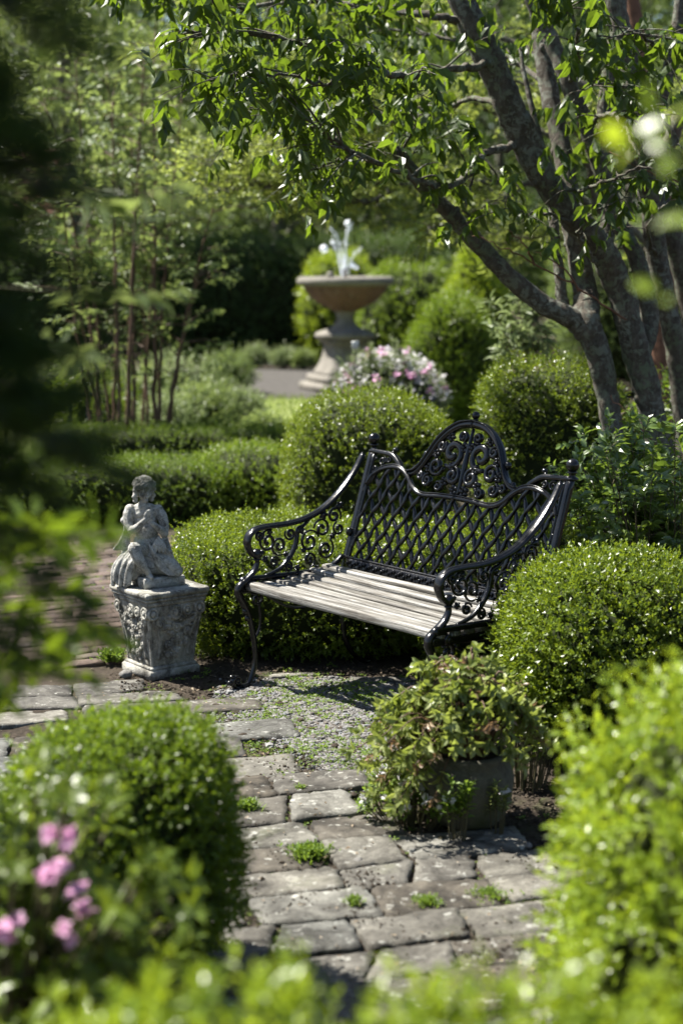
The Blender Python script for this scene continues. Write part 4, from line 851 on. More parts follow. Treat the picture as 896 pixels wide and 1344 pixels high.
# low hedges beyond the brick path
def hedge(label, c, R, p, N, seed, mat='lowhedge', leaf=.022, **k):
    return shrub('low_hedge', label, 'hedge', c, R, p, N, leaf, M[mat], M['twig'], .08, 7, seed, .055, group='low hedges beyond the brick path', **k)
hedge('long low hedge right behind the statue, across the brick path', (-1.62, 11.1, .19), (1.15, .42, .22), 4., 6500, 111)
hedge('rounded soft green end of the low hedge behind the statue', (-.66, 11.2, .25), (.42, .45, .27), 2.6, 2800, 112, 'box_soft')
hedge('second low hedge farther back, at the foot of the thin red stems', (-1.5, 13.5, .18), (1.3, .34, .22), 4., 5000, 113)
hedge('low lit hedge edge along the lawn by the round box shrub', (-.15, 12.7, .12), (.5, .4, .16), 3., 1800, 114, 'box_soft')

# ------------------------------------------------------------------ pale flower bush
fb = shrub('flower_bush', 'bush of small white and mauve flowers in front of the fountain', 'shrub', (.42, 13.9, .50), (.50, .42, .50), 2.4, 2400, .03, M['cream'], M['twig'], .1, 6, 121, .08, .9, T_S)
rg = np.random.default_rng(31)
def flowers(mb, P_, r_, rng, petals=5, lit=0.):
    N = len(P_); n = nrm(rng.normal(0, .5, (N, 3)) + np.array([-.2, -.6, .9])); e1, e2 = perp(n)
    for i in range(petals):
        a = i * 2 * PI / petals + rng.uniform(0, .3); d = e1 * math.cos(a) + e2 * math.sin(a) + n * .35; leaves(mb, P_, d, n, r_ * rng.uniform(.8, 1.2, N), r_ * .85, T_M, rng, np.clip(rng.uniform(0, 1, N) + lit, 0, 1))
def dome(c, R, N, rng, zmin=.0):
    q = nrm(rng.normal(size=(N * 3, 3))); q = q[q[:, 2] > zmin][:N]; return q * np.array(R) * rng.uniform(.97, 1.08, (len(q), 1)) + np.array(c)
q = dome((0, 0, .50), (.50, .42, .50), 620, rg, .15); m = MB(); c5 = q[rg.integers(0, len(q), 900)] + rg.normal(0, .022, (900, 3)); flowers(m, c5, .017, rg); m.build('white_flowers', M['white_petal'], fb, smooth=False)
q = dome((0, 0, .52), (.50, .42, .50), 46, rg, .3); m = MB(); c5 = np.repeat(q, 9, 0) + rg.normal(0, .016, (len(q) * 9, 3)); flowers(m, c5, .017, rg); m.build('mauve_flowers', M['pink'], fb, smooth=False)
sp = thing('tall_perennial', 'two pale green upright sprays above the white flowers', 'plant', (.36, 13.7, 0))
m = MB(); mt = MB()
for x, z in [(-.12, 1.06), (.10, 1.10), (.15, 1.05), (-.10, 1.0)]:
    tube(mt, smooth_path([(x * .5, 0, 0), (x, .02, .6), (x, 0, z)], 5), .004, 5)
    B = np.array([(x, 0, z - i * .02) for i in range(10)]); sprigs(m, B, rg.normal(0, .6, (10, 3)) + np.array([0, 0, .8]), 5, .04, .055, .02, T_M, rng=rg)
m.build('foliage', M['cream'], sp, smooth=False); mt.build('stems', M['stem'], sp)

# ------------------------------------------------------------------ mid and far garden
shrub('round_conifer', 'rounded bright green shrub right of the fountain', 'shrub', (1.17, 17, .70), (.48, .48, .73), 2.2, 4200, .035, M['box_soft'], M['twig'], .13, 7, 131, .10, .8, up=.8, kk=5.)
shrub('tall_conifer', 'tall pale green cone-shaped shrub behind the rounded one', 'shrub', (1.72, 20.5, .95), (.42, .42, 1.0), 2.0, 3600, .04, M['lime'], M['twig'], .12, 7, 132, .12, .8, up=.9, kk=5.)
shrub('garden_shrub', 'bright lit shrub just behind the fountain bowl at right', 'shrub', (1.0, 25.0, .8), (.8, .7, .95), 2.6, 2600, .055, M['box_soft'], M['twig'], .15, 6, 133, .13, group='shrubs behind the fountain')
shrub('garden_shrub', 'yellow green shrub showing directly above the fountain bowl', 'shrub', (-.05, 27.2, .95), (.7, .6, 1.05), 2.2, 2000, .055, M['lime'], M['twig'], .15, 6, 134, .13, group='shrubs behind the fountain')
shrub('tall_hedge', 'tall dark hedge behind the fountain', 'hedge', (-.9, 29.5, 1.05), (3.6, .9, 1.15), 3.2, 12000, .07, M['far_dark'], M['twig'], .12, 6, 135, .15, kk=7.)
shrub('tall_hedge', 'dark shrub mass at the left behind the thin stems', 'hedge', (-6.0, 25.5, 1.1), (2.6, 1., 1.2), 2.6, 6500, .07, M['far_dark'], M['twig'], .14, 6, 136, .15, kk=6.)
shrub('tall_hedge', 'dark shrub mass at the right behind the tree trunks', 'hedge', (4.9, 21.5, 1.1), (2.2, 1., 1.2), 2.6, 6500, .06, M['far'], M['twig'], .14, 6, 137, .15, kk=6.)
rg = np.random.default_rng(77)
for i, (px_, Y_, s_, mt_, lb) in enumerate([(215, 15.6, .34, 'cream', 'pale feathery plant left of the lawn'), (262, 16.6, .38, 'sapling', 'leafy green plant by the left lawn edge'), (312, 17.2, .30, 'cream', 'pale mound plant at the middle of the lawn edge'), (180, 17.5, .5, 'sapling', 'broad leafy plant behind the thin red stems'), (120, 16.5, .5, 'box_soft', 'green mound behind the low railing'), (60, 17.5, .55, 'far', 'dark green mound behind the railing at left'), (345, 15.2, .22, 'sapling', 'small grey green plant on the lawn behind the hedge'), (240, 19.0, .5, 'cream', 'tall pale plant at the back left of the lawn'), (300, 21.5, .4, 'far', 'green plant beside the fountain paving'), (372, 26.2, .22, 'cream', 'small pale clump left of the fountain base'), (335, 26.4, .25, 'cream', 'low pale clump far left of the fountain base'), (398, 26.0, .2, 'sapling', 'small green clump touching the fountain plinth')]):
    shrub('garden_plant', lb, 'plant', (C(px_, Y_), Y_, s_ * .55), (s_, s_ * .9, s_ * .85), 2.1, 700, .05, M[mt_], M['twig'], .2, 6, 200 + i, .12, 1., T_S, up=1., depth=.5, cf=.5, group='plants round the lawn')

# pale leafy plant between trunks and conifer
def loose_plant(name, label, cat, base, stems, mat, stemmat, k, ln, L, W, rng, tm=T_M, sub=3, group=None, droop=.25, r0=.008, kname='foliage'):
    """stems: polylines in world space, leaves toward their upper ends"""
    t = thing(name, label, cat, (base[0], base[1], 0), 0, group); ml, ms = MB(), MB(); o = np.array([base[0], base[1], 0])
    for s, t0 in stems:
        s = smooth_path(np.array(s) - o, 6); tube(ms, s, [r0, r0 * .35], 6); n = len(s); i0 = int(n * t0)
        for i in range(i0, n):
            for _ in range(sub):
                d = nrm(rng.normal(0, 1, 3) * np.array([1, 1, .5]) + nrm(s[min(i + 1, n - 1)] - s[i - 1]) * .7); l = ln * rng.uniform(.5, 1.2)
                e = s[i] + d * l; tube(ms, [s[i], (s[i] + e) / 2 + np.array([0, 0, .05 * l]), e], [r0 * .4, r0 * .2], 4)
                sprigs(ml, s[i][None] + d[None] * l * .25, d[None], k, l, L, W, tm, 1., droop, True, rng)
        sprigs(ml, s[-1][None], (s[-1] - s[-2])[None], k, ln * .5, L, W, tm, 1., droop, True, rng)
    ml.build(kname, M[mat], t, smooth=False); ms.build('stems', M[stemmat], t); return t
rg = np.random.default_rng(55)
b = P(690, 600, 10.9)
loose_plant('pale_leaf_plant', 'pale sunlit plant with long drooping leaves behind the left trunk', 'plant', (1.28, 10.9), [([(1.28 + rg.normal(0, .05), 10.9, 0), (1.25 + dx * .5, 10.9 + dy * .5, .9), P(px_, py_, 10.9 + dy)], .72) for px_, py_, dx, dy in [(655, 410, -.1, .1), (680, 395, 0, 0), (700, 415, .1, -.1), (665, 440, -.05, -.1), (690, 450, .05, .1), (708, 440, .1, 0)]], 'cream', 'stem', 8, .14, .11, .035, rg, sub=2)
rg = np.random.default_rng(56)
st = []
for i in range(64):
    px_, py_ = rg.uniform(742, 905), rg.uniform(560, 730); Y_ = 7.15 + rg.normal(0, .22); e = P(px_, py_, Y_); a = np.array([1.48 + rg.normal(0, .06), 7.2, 0]); st.append(([a, a * .4 + e * .6 + np.array([0, 0, -.06]), e], .55))
loose_plant('evergreen_shrub', 'loose dark evergreen shrub with glossy leaves behind the right end of the bench', 'shrub', (1.48, 7.2), st, 'loose', 'stem', 7, .10, .074, .036, rg, sub=1, droop=.1, r0=.006)
rg = np.random.default_rng(58); st = []
for i in range(40):
    px_, py_ = rg.uniform(800, 960), rg.uniform(480, 680); Y_ = 9.4 + rg.normal(0, .3); e = P(px_, py_, Y_); a = np.array([2.1 + rg.normal(0, .1), 9.5, 0]); st.append(([a, a * .4 + e * .6, e], .45))
loose_plant('understorey_shrub', 'dark bushy shrub behind the right tree trunk', 'shrub', (2.1, 9.5), st, 'tree', 'stem', 7, .14, .06, .028, rg, sub=2, r0=.007)

# ------------------------------------------------------------------ potted plant
pcx = at(616, 1093); pcx = pcx + np.array([0, .10, 0]); pt = thing('potted_plant', 'round mossy stone pot overflowing with bronze-tipped leafy plant beside the path', 'potted plant', (pcx[0], pcx[1], -.004))
m = MB(); lathe(m, [(.070, .0), (.095, .008), (.120, .035), (.140, .08), (.149, .125), (.148, .165), (.139, .20), (.128, .22), (.133, .232), (.131, .245), (.118, .25), (.108, .235), (.1, .2)], 40); m.v[0][:, :2] *= (1 + .02 * np.sin(m.v[0][:, 2:3] * 40) + .012 * np.sin(m.v[0][:, :1] * 45)); m.build('pot', M['pot'], pt)
m = MB(); lathe(m, [(.0, .222), (.05, .226), (.112, .218)], 20); m.build('soil', M['dirt'], pt)
rg = np.random.default_rng(61); ml, mb_, ms = MB(), MB(), MB()
def pend(px, py, Y): return P(px, py, Y) - np.array([pcx[0], pcx[1], 0])
for i in range(230):
    a = rg.uniform(0, 2 * PI); u = rg.uniform(0, 1) ** .6; ex, ey = -.02 + .265 * u * math.cos(a), .22 * u * math.sin(a); ez = .50 - .20 * u * u + rg.normal(0, .03)
    if i > 180: ex = -.20 + rg.normal(0, .06); ey = -.04 + rg.normal(0, .09); ez = rg.uniform(.12, .36)
    s = smooth_path([(.05 * math.cos(a), .05 * math.sin(a), .22), (ex * .6, ey * .6, ez * .75 + .14), (ex, ey, ez)], 5); tube(ms, s, [.004, .002], 4)
    tip = rg.uniform() < .2; d = s[-1] - s[-3]
    sprigs(ml, s[-1][None], d[None] + np.array([[0, 0, .02]]), 7, .035, .050 if not tip else .036, .027 if not tip else .014, T_M, 1.1, .15, rng=rg, mi=1 if tip else 0)
    sprigs(ml, s[-4][None], d[None], 6, .05, .05, .025, T_M, 1.1, .25, rng=rg)
ml.build('foliage', [M['pot_leaf'], M['bronze']], pt, smooth=False); ms.build('stems', M['redstem'], pt)
def little(name, label, cx, cy, z0, spread, h, n_, mat, seed, flowers_=0, L=.03, hgt=0., group=None):
    rg = np.random.default_rng(seed); t = thing(name, label, 'plant', (cx, cy, 0), 0, group); ml, ms, mf = MB(), MB(), MB()
    for i in range(n_):
        a = rg.uniform(0, 2 * PI); u = rg.uniform(0, 1) ** .7; e = np.array([spread[0] * u * math.cos(a), spread[1] * u * math.sin(a), z0 + h * rg.uniform(.35, 1) * (1 - .5 * u * u)]); s = smooth_path([(e[0] * .6, e[1] * .6, 0), (e[0] * .85, e[1] * .85, e[2] * .6), e], 4); tube(ms, s, [.0025, .0012], 4)
        sprigs(ml, s[-1][None], (s[-1] - s[-3])[None], 7, L * .9, L, L * .42, T_M, 1.1, .1, rng=rg); sprigs(ml, s[-4][None], (s[-1] - s[-3])[None], 5, L, L, L * .42, T_M, 1.1, .1, rng=rg)
        if i < flowers_: c5 = s[-1] + np.array([0, -.01, .02]) + rg.normal(0, .008, (5, 3)); mf = MB(); flowers(mf, c5, .010, rg); mf.build('flower', M['white_petal'], t, smooth=False)
    ml.build('foliage', M[mat], t, smooth=False); ms.build('stems', M['stem'], t)
c = at(540, 1088); little('flowering_plant', 'low plant with small white flowers at the left foot of the stone pot', c[0], c[1] + .04, .0, (.16, .13), .18, 85, 'weed', 71, 26, .03)
c = at(520, 1040); little('flowering_plant', 'sparse small-flowered sprig on the gravel left of the pot', c[0], c[1], .0, (.09, .08), .08, 18, 'weed', 72, 8, .022)
c = at(600, 1112); little('leafy_sprig', 'upright bright green sprig in front of the stone pot', c[0] - .0, c[1] + .02, .05, (.05, .03), .16, 12, 'weed', 73, 1, .04)
c = at(652, 1106); little('leafy_sprig', 'small clover-like sprig before the right side of the pot', c[0], c[1] + .03, .08, (.045, .03), .10, 9, 'pot_leaf', 74, 1, .03)
c = at(690, 1040); little('leafy_sprig', 'leafy green shoots between the pot and the large round box shrub', c[0], c[1] + .05, .1, (.12, .1), .28, 46, 'box', 75, 0, .04)

# ------------------------------------------------------------------ foreground left
rg = np.random.default_rng(81); fo = thing('pink_flower_shrub', 'blurred leafy shrub with pink flowers at the lower left corner', 'shrub', (-.62, 2.75, 0)); ml, mf, ms = MB(), MB(), MB(); O = np.array([-.62, 2.75, 0])
for i in range(170):
    px_, py_ = rg.uniform(-60, 235), rg.uniform(1010, 1400)
    if px_ > 150 and py_ < 1130: continue
    Y_ = 2.75 + rg.normal(0, .10); e = P(px_, py_, Y_) - O; s = smooth_path([(0, 0, 0), (e[0] * .5, e[1] * .5, e[2] * .7), e], 4); tube(ms, s, [.004, .002], 4)
    sprigs(ml, s[-1][None], (s[-1] - s[-3])[None], 7, .05, .055, .028, T_M, 1.1, .2, rng=rg); sprigs(ml, s[-4][None], (s[-1] - s[-3])[None], 6, .06, .055, .028, T_M, 1.1, .2, rng=rg)
for px_, py_ in [(62, 1097), (93, 1103), (75, 1138), (60, 1150), (102, 1170), (88, 1222), (15, 1212), (5, 1225), (110, 1195)]:
    e = P(px_, py_, 2.55) - O; c5 = e + rg.normal(0, .006, (4, 3)); mf = MB(); flowers(mf, c5, .017, rg, 6); mf.build('pink_flower', M['pink'], fo, smooth=False); tube(ms, smooth_path([(0, 0, .3), (e[0] * .6, e[1] * .6, e[2] * .75), e], 4), [.004, .002], 4)
ml.build('foliage', M['box'], fo, smooth=False); ms.build('stems', M['stem'], fo)

rg = np.random.default_rng(83)
def boughs(name, label, cat, base, trunk, ends, mat, bark, rng, k, ln, L, W, sub, tm=T_M, Yj=.1, t0=.45, droop=.3, r0=.012, group=None):
    t = thing(name, label, cat, (base[0], base[1], 0), 0, group); O = np.array([base[0], base[1], 0.]); ml, ms, mt = MB(), MB(), MB()
    tube(mt, smooth_path(np.array(trunk) - O, 8), [r0 * 3.2, r0 * 1.6], 10, bump=.06, rng=rng); mt.build('trunk', M[bark], t); tr = smooth_path(np.array(trunk) - O, 10)
    for e in ends:
        e = np.array(e) - O; j = np.argmin(np.abs(tr[:, 2] - (e[2] - .15))); s0 = tr[j]; mid = (s0 + e) / 2 + np.array([0, 0, .12]) * np.linalg.norm(e - s0); s = smooth_path([s0, mid, e], 7); tube(ms, s, [r0, r0 * .25], 6, rng=rng); n = len(s)
        for i in range(int(n * t0), n):
            for _ in range(sub):
                d = nrm(rng.normal(0, 1, 3) * np.array([1, 1, .55]) + nrm(s[i] - s[i - 1]) * .8); l = ln * rng.uniform(.5, 1.2); q_ = s[i] + d * l
                tube(ms, [s[i], (s[i] + q_) / 2, q_], [r0 * .25, r0 * .12], 4); sprigs(ml, s[i][None] + d[None] * l * .2, d[None], k, l * .85, L, W, tm, 1., droop, True, rng)
        sprigs(ml, s[-1][None], (s[-1] - s[-2])[None], k, ln * .6, L, W, tm, 1., droop, True, rng)
    ms.build('branches', M[bark], t); ml.build('foliage', M[mat], t, smooth=False); return t
# leafy young tree whose branch tips hang into the view at left
ends = [P(x, y, 2.35 + d) for x, y, d in [(105, 705, .0), (75, 690, .1), (35, 700, .0), (0, 720, .1), (65, 780, .05), (92, 830, .1), (10, 800, 0), (40, 850, -.05), (-10, 880, .1), (-40, 780, 0), (80, 890, .05)]]
boughs('young_tree', 'young tree with blurred broad leaves hanging in at the left edge', 'tree', (-1.05, 2.45), [(-1.05, 2.45, 0), (-1.02, 2.44, .8), (-.98, 2.42, 1.5), (-.95, 2.4, 2.0)], ends, 'box_soft', 'stem', rg, 5, .07, .068, .028, 1, t0=.76, r0=.007)
ends = [P(x, y, 2.9 + d) for x, y, d in [(190, 255, 0), (120, 270, .1), (170, 390, .1), (85, 470, .1)]]
boughs('slender_tree', 'slender young tree with a few blurred light leaves across the left of the view', 'tree', (-1.3, 2.95), [(-1.3, 2.95, 0), (-1.28, 2.95, 1.2), (-1.2, 2.9, 2.4)], ends, 'sapling', 'stem', rg, 3, .10, .075, .036, 1, t0=.84, r0=.005)
# yellow green leaves at the upper right, close to the lens
rg = np.random.default_rng(84); ends = [P(x, y, 1.75 + d) for x, y, d in [(845, 197, 0), (885, 165, .05), (893, 205, -.05), (885, 393, 0), (930, 300, 0), (940, 150, 0)]]
boughs('lime_sapling', 'sapling with a few very blurred lime leaves at the upper right edge', 'tree', (.62, 1.8), [(.62, 1.8, 0), (.6, 1.8, 1.1), (.56, 1.8, 2.1)], ends, 'lime', 'redstem', rg, 2, .05, .052, .028, 0, t0=.95, r0=.004, droop=.1)
# dark conifer
rg = np.random.default_rng(85); cf = thing('dark_conifer', 'dark blurred conifer filling the upper left corner', 'tree', (-.84, 1.48, 0)); O = np.array([-.84, 1.48, 0.])
m = MB(); tube(m, smooth_path([(0, 0, 0), (.02, 0, 1.5), (0, 0, 3.6)], 10), [.06, .02], 10, bump=.05); m.build('trunk', M['bark'], cf)
ms, ml = MB(), MB()
for i in range(104):
    z = rg.uniform(1.52, 2.35) if i < 100 else rg.uniform(2.2, 3.2); a = rg.uniform(0, 2 * PI) if i > 90 else rg.uniform(-1.0, .9); mx = .62 * (1 - .12 * (z - 1.5))
    mx = mx * (1.0 if z > 1.62 else .88)
    l = mx * rg.uniform(.72, 1.04); e = np.array([l * math.cos(a), l * math.sin(a), z - .10 + rg.normal(0, .06)]); s = smooth_path([(0, 0, z), (e[0] * .5, e[1] * .5, z + .10), e], 8); tube(ms, s, [.010, .002], 5); n = len(s)
    for j in range(int(n * .25), n):
        for sg in (-1, 1):
            sd_ = np.array([-math.sin(a), math.cos(a), 0]) * sg; d = nrm(sd_ + .8 * np.array([math.cos(a), math.sin(a), -.1]) + rg.normal(0, .15, 3)); l2 = .13 * (1.15 - j / n) + .03
            B = s[j] + d * np.linspace(0, l2, 9)[:, None]
            for s2 in (-1, 1):
                dd = nrm(d + s2 * nrm(np.cross(d, (0, 0, 1))) * 1.2); leaves(ml, B, np.repeat(dd[None], 9, 0) + rg.normal(0, .2, (9, 3)), np.array([[0, 0, 1.]]) + rg.normal(0, .3, (9, 3)), .026, .008, T_S, rg)
                dd2 = nrm(d + s2 * nrm(np.cross(d, (0, 0, 1))) * .8 + np.array([0, 0, .5])); leaves(ml, B, np.repeat(dd2[None], 9, 0) + rg.normal(0, .2, (9, 3)), np.array([[.3, 0, 1.]]) + rg.normal(0, .3, (9, 3)), .025, .008, T_S, rg)
ms.build('branches', M['bark'], cf); ml.build('foliage', M['conifer'], cf, smooth=False)
# ------------------------------------------------------------------ the old multi-stemmed tree
rg = np.random.default_rng(91); TY = 8.3
tree = thing('multi_stem_tree', 'old lichen-covered tree with several leaning trunks behind the bench at right', 'tree', (1.75, TY, 0)); TO = np.array([1.75, TY, 0.])
def PP(l): return np.array([P(x, y, TY + d) for x, y, d in l]) - TO
limbs = {
 't1': ([(812, 830, 0), (806, 700, 0), (805, 600, 0), (798, 530, 0), (786, 470, -.02), (770, 425, -.03), (768, 400, .02), (765, 375, .06)], [.075, .068, .060, .058, .064, .072, .068, .05], 20),
 'leftarm': ([(772, 435, -.03), (745, 415, -.05), (710, 398, -.08), (665, 360, -.12), (625, 318, -.15), (585, 275, -.18), (548, 235, -.2), (518, 196, -.22)], [.060, .056, .050, .047, .044, .040, .036, .030], 16),
 't1up': ([(770, 430, 0), (768, 390, .05), (757, 330, .12), (748, 270, .2), (738, 200, .3), (720, 120, .4), (705, 20, .5), (690, -90, .6)], [.068, .062, .058, .055, .052, .05, .045, .03], 16),
 'spur': ([(742, 415, .02), (733, 360, .05), (727, 300, .1), (722, 240, .15), (700, 150, .2), (680, 60, .3)], [.030, .028, .026, .022, .016, .008], 10),
 't2': ([(905, 850, .1), (893, 740, .1), (880, 660, .08), (866, 590, .05), (850, 520, .02), (834, 460, 0), (814, 385, 0), (790, 330, -.05), (758, 292, -.1), (722, 245, -.12), (694, 195, -.15), (668, 140, -.18), (645, 85, -.2), (618, 30, -.2), (585, -50, -.2), (545, -140, -.2)], [.092, .084, .080, .072, .070, .072, .072, .070, .070, .070, .076, .074, .072, .07, .06, .04], 20),
 't3': ([(840, 475, .06), (852, 420, .12), (838, 350, .16), (812, 290, .2), (790, 230, .22), (768, 165, .25), (745, 110, .25), (722, 50, .3), (690, -20, .3), (665, -100, .3)], [.045, .050, .046, .042, .042, .044, .044, .042, .04, .03], 14),
 't4': ([(900, 720, .5), (900, 600, .45), (893, 500, .42), (878, 420, .38), (862, 340, .35), (852, 260, .3), (845, 190, .25), (838, 120, .25), (822, 60, .25), (800, -20, .25), (780, -100, .25)], [.07, .065, .06, .056, .056, .058, .06, .056, .05, .045, .03], 14),
 't4b': ([(846, 175, .25), (862, 135, .2), (880, 85, .18), (890, 30, .15), (897, -60, .15)], [.045, .042, .04, .036, .025], 10),
 't5': ([(940, 640, .7), (925, 520, .7), (905, 400, .65), (880, 300, .6), (862, 240, .6), (900, 130, .6), (930, 40, .6)], [.07, .068, .064, .06, .05, .04, .03], 12),
 't6': ([(790, 350, .45), (800, 260, .5), (790, 180, .55), (800, 90, .6), (815, 0, .6), (820, -80, .6)], [.045, .045, .042, .04, .035, .02], 10)}
names = {'t1': 'trunk', 't2': 'trunk', 't3': 'trunk', 't4': 'trunk', 't5': 'trunk', 't6': 'limb', 'leftarm': 'limb', 't1up': 'limb', 'spur': 'limb', 't4b': 'limb'}
LP = {}
for k_, (pts, rad, sd_) in limbs.items():
    s = smooth_path(PP(pts), 9); s = s + rg.normal(0, .0022, s.shape); LP[k_] = s; m = MB(); tube(m, s, rad, sd_, bump=.035, rng=rg)
    for i in range(int(len(s) * .18)):      # burls and knots
        j = rg.integers(2, len(s) - 2); r_ = np.interp(j / len(s), np.linspace(0, 1, len(rad)), rad); v = nrm(rg.normal(size=3) * np.array([1, 1, .4])); ball(m, s[j] + v * r_ * .85, tuple(np.array([.4, .4, .5]) * r_ * rg.uniform(.5, 1.1)), 9, 6)
    m.build(names[k_], M['bark'], tree)
ball_ = MB(); ball(ball_, LP['t1'][45] + np.array([-.01, 0, 0]), (.074, .066, .10), 16, 11); ball_.build('burl', M['bark'], tree)
# boughs (px, py, depth offset) -> the spreading canopy
bo = [([(690, 190, -.15), (640, 200, -.3), (600, 240, -.5), (560, 240, -.6), (500, 215, -.8), (440, 185, -.9), (380, 133, -1.0)], .022),
      ([(500, 215, -.8), (455, 195, -.7), (410, 165, -.7), (360, 150, -.7), (320, 150, -.7)], .012),
      ([(645, 85, -.2), (600, 90, -.5), (540, 100, -.9), (470, 80, -1.1), (400, 60, -1.2), (330, 45, -1.2), (250, 40, -1.2)], .020),
      ([(618, 30, -.2), (560, 20, -.2), (480, 10, .0), (400, 0, .2), (320, 10, .3), (240, -10, .4), (180, -20, .4)], .020),
      ([(585, -50, -.2), (520, -70, -.6), (440, -60, -1.), (350, -50, -1.3), (260, -60, -1.4), (190, -30, -1.4)], .020),
      ([(470, 80, -1.1), (430, 110, -1.2), (380, 100, -1.3), (320, 95, -1.3), (270, 110, -1.3)], .010),
      ([(668, 140, -.18), (620, 130, .2), (560, 150, .5), (500, 150, .7), (440, 120, .8), (370, 90, .9), (300, 80, .9)], .016),
      ([(720, 120, .4), (690, 90, .7), (640, 60, 1.0), (580, 50, 1.2), (520, 40, 1.3), (450, 30, 1.4)], .016),
      ([(745, 110, .25), (760, 60, -.2), (740, 10, -.5), (700, -30, -.7)], .016), ([(768, 165, .25), (800, 150, -.2), (830, 190, -.5), (850, 240, -.7)], .014),
      ([(722, 245, -.12), (760, 250, -.5), (800, 235, -.7), (850, 220, -.8), (890, 250, -.8)], .012), ([(752, 295, -.1), (720, 280, -.45), (690, 280, -.6), (660, 270, -.7)], .009),
      ([(862, 340, .35), (850, 300, .0), (870, 270, -.3), (900, 280, -.5)], .010), ([(785, 350, -.05), (760, 310, -.4), (775, 280, -.6), (800, 270, -.7)], .010),
      ([(625, 318, -.15), (610, 270, -.3), (620, 230, -.3), (600, 200, -.3)], .010), ([(838, 120, .25), (870, 160, -.2), (900, 200, -.5)], .012), ([(800, -20, .25), (760, -40, -.4), (690, -30, -.8), (640, -10, -1.)], .014),
      ([(880, 85, .18), (860, 60, -.3), (830, 40, -.6), (800, 50, -.8)], .012), ([(548, 235, -.2), (530, 200, -.3), (545, 160, -.4), (520, 120, -.5)], .010), ([(530, 205, -.22), (490, 190, -.3), (440, 210, -.35), (400, 225, -.4)], .008),
      ([(838, 120, .25), (800, 110, -.3), (760, 120, -.6)], .010), ([(665, -100, .3), (600, -110, .8), (520, -90, 1.3), (430, -60, 1.6)], .018)]
mbough, mtw, mlf = MB(), MB(), MB(); rg = np.random.default_rng(92)
for pts, r0 in bo:
    s = smooth_path(PP(pts), 8); s = s + rg.normal(0, .006, s.shape); tube(mbough, s, [r0, r0 * .25], 8, bump=.05, rng=rg); n = len(s)
    for i in range(int(n * .22), n):
        for _ in range(1 if rg.uniform() < .75 else 2):
            wp_ = s[i] + TO; qx = 448 + F * wp_[0] / wp_[1]; qz = YH - (wp_[2] - CH) * F / wp_[1]
            if rg.uniform() < (.22 if qx < 480 else (.78 if qz > 165 else .36)): continue
            d = nrm(rg.normal(0, 1, 3) * np.array([1, 1, .35]) + nrm(s[i] - s[i - 1]) * .6 + np.array([0, 0, .03])); l = rg.uniform(.16, .40); q1 = s[i] + d * l * .5 + np.array([0, 0, .01]); q2 = s[i] + d * l + np.array([0, 0, -.03])
            pth = smooth_path([s[i], q1, q2], 4); tube(mtw, pth, [r0 * .28 + .001, .0012], 5)
            for j in (4, 8):
                dd = nrm(pth[j] - pth[j - 1] + rg.normal(0, .45, 3)); sprigs(mlf, pth[j][None], dd[None], 4 if j < 8 else 5, .10, .112, .056, T_M, 1., 1.0, True, rg)
mbough.build('branches', M['bark'], tree); mtw.build('twigs', M['bark'], tree); mlf.build('foliage', M['tree'], tree, smooth=False)
# thin bare twigs near the trunks
m = MB()
for pts in [[(820, 420, -.1), (760, 380, -.3), (700, 345, -.4), (660, 325, -.5), (620, 310, -.5)], [(760, 380, -.3), (735, 350, -.4), (700, 330, -.3)], [(700, 345, -.4), (690, 325, -.5), (665, 300, -.5)], [(870, 600, -.1), (840, 560, -.3), (800, 520, -.3)], [(896, 240, -.3), (860, 230, -.4), (800, 200, -.3)]]:
    m = MB(); tube(m, smooth_path(PP(pts), 6) + rg.normal(0, .006, (len(smooth_path(PP(pts), 6)), 3)), [.006, .002], 5); m.build('twig', M['redbark'], tree)

